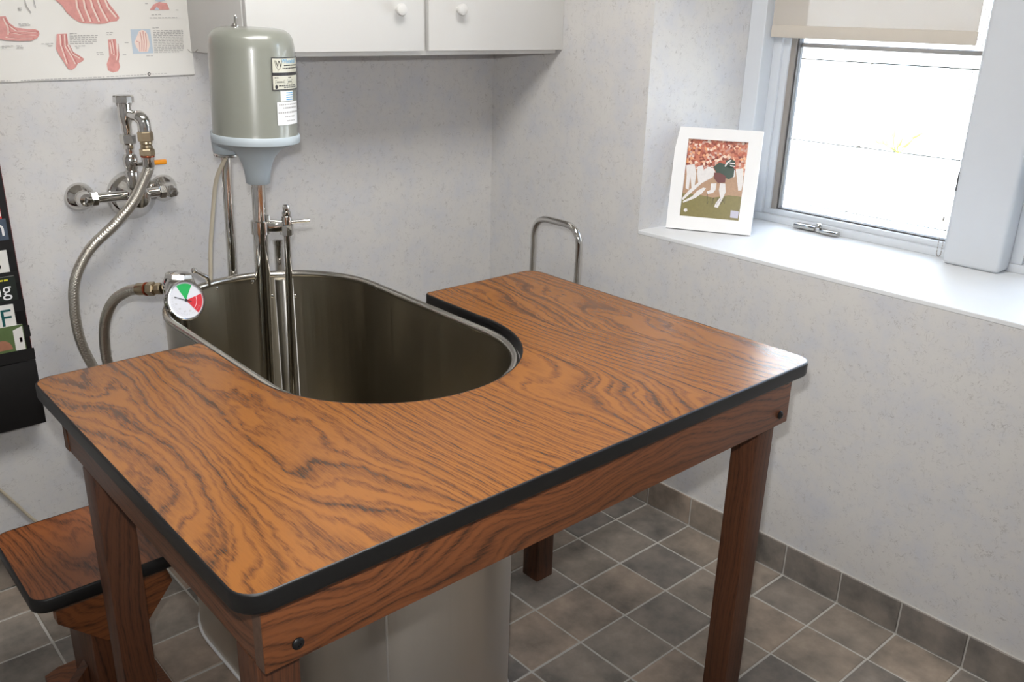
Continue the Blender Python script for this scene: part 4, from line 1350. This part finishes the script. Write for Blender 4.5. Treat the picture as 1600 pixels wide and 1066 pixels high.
pict('field', [[(287, 775), (770, 825), (796, 640), (690, 625), (560, 640), (420, 610), (310, 600)]], M['turf'], -0.0096)
pict('bench_row', [[(310, 600), (420, 612), (560, 640), (690, 628), (796, 642), (815, 480), (720, 430), (520, 440), (340, 400)]], M['print_tan'], -0.0098)
pict('sideline_figure', [[(340, 380), (410, 375), (425, 450), (405, 570), (385, 570), (375, 470), (360, 575), (335, 560), (345, 450)],
                          [(440, 390), (480, 385), (490, 450), (470, 520), (440, 520), (430, 440)],
                          [(745, 425), (805, 420), (805, 520), (790, 590), (765, 590), (755, 500)],
                          [(510, 400), (545, 400), (550, 450), (515, 460)], [(718, 440), (740, 430), (742, 480), (722, 490)]], M['print_white'], -0.0094)
pict('tackler', [[(490, 415), (560, 405), (580, 440), (560, 480), (520, 500), (470, 525), (390, 590), (312, 655), (303, 640), (365, 575), (450, 512), (480, 470)],
                 [(505, 565), (470, 605), (415, 640), (315, 675), (312, 662), (390, 625), (430, 585), (480, 560)]], M['print_white'], -0.0092)
pict('runner_body', [[(565, 400), (610, 370), (680, 385), (735, 420), (728, 480), (690, 500), (640, 480), (590, 450)],
                     [(665, 360), (700, 345), (740, 360), (745, 400), (700, 420), (668, 400)]], M['jersey'], -0.0090)
pict('runner_trunks', [[(570, 445), (620, 450), (665, 475), (660, 525), (600, 528), (570, 490)]], M['maroon'], -0.0088)
pict('runner_legs', [[(545, 530), (590, 528), (585, 575), (560, 605), (515, 610), (512, 590), (540, 580)],
                     [(620, 528), (662, 535), (665, 600), (640, 650), (600, 722), (570, 712), (585, 680), (620, 640), (610, 580)]], M['print_white'], -0.0088)
bm = new_bm()
for c in ([(515, 605), (512, 690), (540, 640), (545, 700), (565, 640), (560, 690)], [(600, 640), (590, 700), (625, 650), (622, 695), (660, 640), (655, 690), (640, 660)]):
    add_stroke(bm, [zpx(*q) for q in c], 0.0012, FP(-0.0084))
for y in range(5):
    add_stroke(bm, [zpx(690 + y * 2, 365 + y * 12), zpx(742 + y, 372 + y * 10)], 0.001, FP(-0.0084)) if False else None
obj('signature', bm, M['ink'], pic, smooth=0)
pict('face_mask', [[(695, 370), (740, 378), (738, 386), (694, 378)], [(700, 392), (742, 400), (738, 408), (700, 400)], [(655, 400), (668, 372), (700, 352), (712, 356), (684, 376), (664, 404)]], M['print_white'], -0.0086)
pict('sticker', [[(706, 742), (771, 752), (763, 806), (700, 798)]], M['silver'], -0.0084)
pict('emblem', [[(325, 720), (345, 718), (350, 740), (330, 748), (318, 736)]], M['print_white'], -0.0084)
# easel strut behind
bm = new_bm()
s0 = FP(-0.019)(FW * 0.42, FH * 0.62); s1 = FP(-0.019)(FW * 0.58, FH * 0.62)
e = -fn * 0.115
g0 = Vector((s0.x + e.x, s0.y + e.y, SILL + 0.001)); g1 = Vector((s1.x + e.x, s1.y + e.y, SILL + 0.001))
vs = [bm.verts.new(p) for p in (s0, s1, g1, g0)]
vs2 = [bm.verts.new(p + fn * 0.003) for p in (s0, s1, g1, g0)]
bm.faces.new(vs); bm.faces.new(list(reversed(vs2)))
for i in range(4):
    bm.faces.new((vs[i], vs2[i], vs2[(i + 1) % 4], vs[(i + 1) % 4]))
obj('easel_strut', bm, M['white_paint'], pf, smooth=0)

# ================================================================== roller shade
sh = thing('roller_shade', (0.43, -1.11, 2.05), 'half-raised translucent beige roller shade over the window', 'shade')
obj('roller_tube', tube([(0.430, -0.803, 2.06), (0.430, -1.443, 2.06)], 0.020, 20), M['hem'], sh)
bm = box(0.4295, 0.4303, -1.412, -0.803, 1.490, 2.05)
obj('shade_cloth', bm, M['shade'], sh, smooth=0)
obj('hem_bar', box(0.4270, 0.4328, -1.414, -0.802, 1.456, 1.491, bevel=0.0025), M['hem'], sh)
bm = new_bm()
for y0, z0 in ((-1.424, 0.915), (-1.436, 0.915)):
    zz = z0
    while zz < 2.04:
        add_lathe(bm, (0.420, y0 + 0.004 * (2.0 - zz) / 1.1, zz), (0, 0, 1), [(0, -0.0017), (0.0014, -0.0009), (0.0017, 0), (0.0014, 0.0009), (0, 0.0017)], 6)
        zz += 0.0085
    add_tube(bm, [(0.420, y0 + 0.004, 0.915), (0.420, y0, 2.05)], 0.0005, 5)
lp = spline([(0.420, -1.420, 0.915), (0.420, -1.421, 0.905), (0.420, -1.426, 0.900), (0.420, -1.431, 0.905), (0.420, -1.432, 0.915)], 3)
for p in lp:
    add_lathe(bm, p, (0, 0, 1), [(0, -0.0017), (0.0014, -0.0009), (0.0017, 0), (0.0014, 0.0009), (0, 0.0017)], 6)
obj('bead_chain', bm, M['grey_strip'], sh)
obj('chain_joiner', tube([(0.420, -1.421, 1.000), (0.420, -1.421, 1.010)], 0.0028, 8), M['grey_strip'], sh)

# ================================================================== chrome rail behind the table
RXX, RYA, RYB = -0.20, -0.445, -0.640
gr = thing('grab_rail', (RXX, (RYA + RYB) / 2, 0), 'chrome U-shaped tube rail standing behind the far table corner', 'rail')
path = fillet([(RXX, RYA + 0.012, 0.020), (RXX, RYA, 0.915), (RXX, RYB, 0.917), (RXX, RYB, 0.020)], 0.062, 10)
obj('rail_tube', tube(path, 0.0105, 16), M['chrome'], gr, smooth=60)
for y in (RYA + 0.012, RYB):
    obj('foot_cap', lathe((RXX, y, 0.0), (0, 0, 1), [(0.015, 0), (0.015, 0.020), (0.0125, 0.030), (0.0106, 0.030)], 16), M['rubber'], gr)
obj('cross_tube', tube([(RXX, RYA + 0.010, 0.20), (RXX, RYB, 0.20)], 0.008, 12), M['chrome'], gr)

# ================================================================== poster
pp = thing('anatomy_poster', (-1.40, 0, 1.324), 'glossy anatomical poster of feet and ankles beside the cabinet', 'poster')
bm = new_bm()
NX = 24
px0, px1 = -1.80, -1.0555
grid = []
for i in range(NX + 1):
    x = px0 + (px1 - px0) * i / NX
    lift = 0.0025 + 0.0016 * math.sin(x * 9.0)
    grid.append([bm.verts.new((x, -lift - 0.002 * (1 - j / 4.0) ** 2, 1.3185 + 0.012 * (i / NX) + (0.80) * j / 4)) for j in range(5)])
for i in range(NX):
    for j in range(4):
        bm.faces.new((grid[i][j], grid[i + 1][j], grid[i + 1][j + 1], grid[i][j + 1]))
sheet = obj('poster_sheet', bm, M['paper'], pp, smooth=60)
def PO(h):
    return lambda a, b: (a, -(0.0062 + h), b)
def poster_part(name, polys=(), strokes=(), wd=0.002, mat=None, h=0.0):
    bm = new_bm()
    for p in polys:
        add_poly(bm, p, PO(h))
    for s in strokes:
        add_stroke(bm, [(q[0], q[1]) for q in s], wd, PO(h))
    return obj(name, bm, mat, sheet, smooth=0)
S, L = POSTER_SHAPES, POSTER_LINES
poster_part('foot_illustration', [S['footA']], mat=M['flesh'])
poster_part('foot_illustration', [S['footB']], mat=M['flesh'])
poster_part('foot_illustration', [S['footC']], mat=M['flesh'])
poster_part('foot_illustration', [S['footD']], mat=M['flesh'])
poster_part('blue_panel', [S['box']], mat=M['print_blue'])
poster_part('bone_illustration', [S['boxfoot']], mat=M['flesh_pale'], h=0.0003)
poster_part('joint_illustration', [S['joint']], mat=M['flesh'])
poster_part('joint_illustration', [S['jointblue'], S['topblue']], mat=M['print_blue'], h=0.0003)
for key in ('tend', 'tendc', 'tendd', 'tenda'):
    for s in L[key]:
        poster_part('tendon', strokes=[s], wd=0.0042 if key == 'tend' else 0.0026, mat=M['flesh_pale'], h=0.0003)
        poster_part('muscle_line', strokes=[[(x + 0.004, z) for x, z in s]], wd=0.0014, mat=M['flesh_dark'], h=0.0005)
for s in L['boxb']:
    poster_part('bone_line', strokes=[s], wd=0.0014, mat=M['flesh_dark'], h=0.0005)
poster_part('instrument_sketch', strokes=L['hook'], wd=0.0022, mat=M['fine_ink'])
poster_part('publisher_mark', [S['diamond']], mat=M['ink'])
poster_part('publisher_mark', [S['diamond2']], mat=M['paper'], h=0.0003)
bm = new_bm()
for (xa, za), (xb, zb) in POSTER_TEXT:
    x = xa
    while x < xb - 0.002:
        wd = min(random.uniform(0.004, 0.011), xb - x)
        z0 = za + (zb - za) * (x - xa) / max(1e-6, xb - xa)
        add_poly(bm, [(x, z0 - 0.0008), (x + wd, z0 - 0.0008), (x + wd, z0 + 0.0008), (x, z0 + 0.0008)], PO(0))
        x += wd + 0.0022
tag(obj('fine_print', bm, M['fine_ink'], sheet, smooth=0), kind='stuff')

# ================================================================== magazine rack
rk = thing('magazine_rack', (-1.71, 0, 0.478), 'tall black wall rack holding magazines at the left edge', 'rack')
rx0, rx1 = -1.86, -1.560
obj('back_panel', box(rx0, rx1, -0.014, -0.0005, 0.470, 1.250, bevel=0.001), M['black_metal'], rk)
obj('edge_strip', box(rx1, rx1 + 0.0015, -0.013, -0.001, 0.470, 1.250), M['red_edge'], rk, smooth=0)
obj('lower_panel', box(rx0, rx1 - 0.006, -0.0655, -0.0145, 0.476, 0.652, bevel=0.002), M['black_metal'], rk)
tops = [1.0635, 1.0085, 0.9342, 0.8704, 0.8027, 0.7502]
bots = [1.0085, 0.9577, 0.8800, 0.8096, 0.7430, 0.6850]
rights = [-1.577, -1.571, -1.583, -1.577, -1.593, -1.582]
desc = ['magazine with a red cover, topmost in the wall rack', 'magazine with a blue-grey cover and a white letter n', 'white magazine between the letter n cover and the charcoal one',
        'charcoal magazine with white letters ng and a yellow strapline', 'pale magazine with a large teal letter F', 'lowest magazine in the rack, green cover with a face']
covers = ['mag_red', 'mag_blue', 'paper', 'mag_dark', 'paper', 'mag_green']
yfront = [-0.022, -0.031, -0.040, -0.049, -0.058, -0.067]
for i in range(6):
    yb = yfront[i]
    obj('pocket', box(rx0, rx1 - 0.006, yb - 0.0016, yb, bots[i] - 0.030, bots[i] - 0.0005), M['black_metal'], rk, smooth=0)
    zb = bots[i] - 0.025
    mg = thing('magazine', (-1.70, yb, zb), desc[i], 'magazine', 'magazines in the wall rack')
    mx0 = -1.800
    obj('pages', box(mx0, rights[i] - 0.0008, yb + 0.0016, yb + 0.0060, zb, tops[i] - 0.0008), M['paper'], mg, smooth=0)
    cv = obj('cover', box(mx0, rights[i], yb + 0.0005, yb + 0.0013, zb, tops[i]), M[covers[i]], mg, smooth=0)
    fz = lambda a, b, y=yb: (a, y + 0.0001, b)
    def print_text(s, size, x, z, mat):
        bm = new_bm()
        add_geo(bm, text_geo(s, size, 'RIGHT'), lambda a, b: fz(x + a, z + b))
        obj('cover_lettering', bm, M[mat], cv, smooth=0)
    if i == 0:
        bm = new_bm(); add_poly(bm, [(rights[i] - 0.006, bots[i] + .005), (rights[i] - 0.001, bots[i] + .005), (rights[i] - 0.001, tops[i] - .004), (rights[i] - 0.006, tops[i] - .004)], fz)
        obj('cover_stripe', bm, M['paper'], cv, smooth=0)
    if i == 1:
        print_text('n', 0.060, rights[i] - 0.004, bots[i] + 0.010, 'white')
    if i == 2:
        print_text('S', 0.046, rights[i] - 0.016, bots[i] + 0.008, 'ink')
    if i == 3:
        print_text('ng', 0.050, rights[i] - 0.012, bots[i] + 0.014, 'white')
        bm = new_bm()
        for k in range(6):
            xx = rights[i] - 0.016 - k * 0.011
            add_poly(bm, [(xx - 0.009, tops[i] - 0.010), (xx, tops[i] - 0.010), (xx, tops[i] - 0.006), (xx - 0.009, tops[i] - 0.006)], fz)
        obj('strapline', bm, M['yellow'], cv, smooth=0)
    if i == 4:
        print_text('F', 0.062, rights[i] - 0.006, bots[i] + 0.006, 'teal')
    if i == 5:
        bm = new_bm(); add_poly(bm, [(rights[i] - 0.024, bots[i]), (rights[i] - 0.002, bots[i]), (rights[i] - 0.002, tops[i] - .004), (rights[i] - 0.024, tops[i] - .012)], fz)
        obj('cover_stripe', bm, M['paper'], cv, smooth=0)
        pts = [(rights[i] - 0.052 + 0.022 * math.cos(k * PI / 8), bots[i] + 0.006 + 0.026 * math.sin(k * PI / 8)) for k in range(9)]
        bm = new_bm(); add_poly(bm, pts, fz)
        obj('cover_face', bm, M['skin_print'], cv, smooth=0)
        bm = new_bm(); add_poly(bm, [(rights[i] - 0.012, bots[i] + .02), (rights[i] - 0.006, bots[i] + .02), (rights[i] - 0.006, bots[i] + .032), (rights[i] - 0.012, bots[i] + .032)], fz)
        obj('cover_stripe', bm, M['red'], cv, smooth=0)

# cable clipped along the back wall
cb = tube(spline([(-1.90, -0.008, 0.62), (-1.80, -0.008, 0.47), (-1.689, -0.008, 0.2917), (-1.630, -0.008, 0.185), (-1.575, -0.016, 0.105), (-1.52, -0.018, 0.055), (-1.42, -0.018, 0.012), (-1.30, -0.02, 0.0055), (-1.18, -0.10, 0.0055)], 8), 0.0040, 8)
o = tag(obj('wall_cable', cb, M['cord'], None, 60), 'beige cable running down the back wall behind the stool', 'cable')
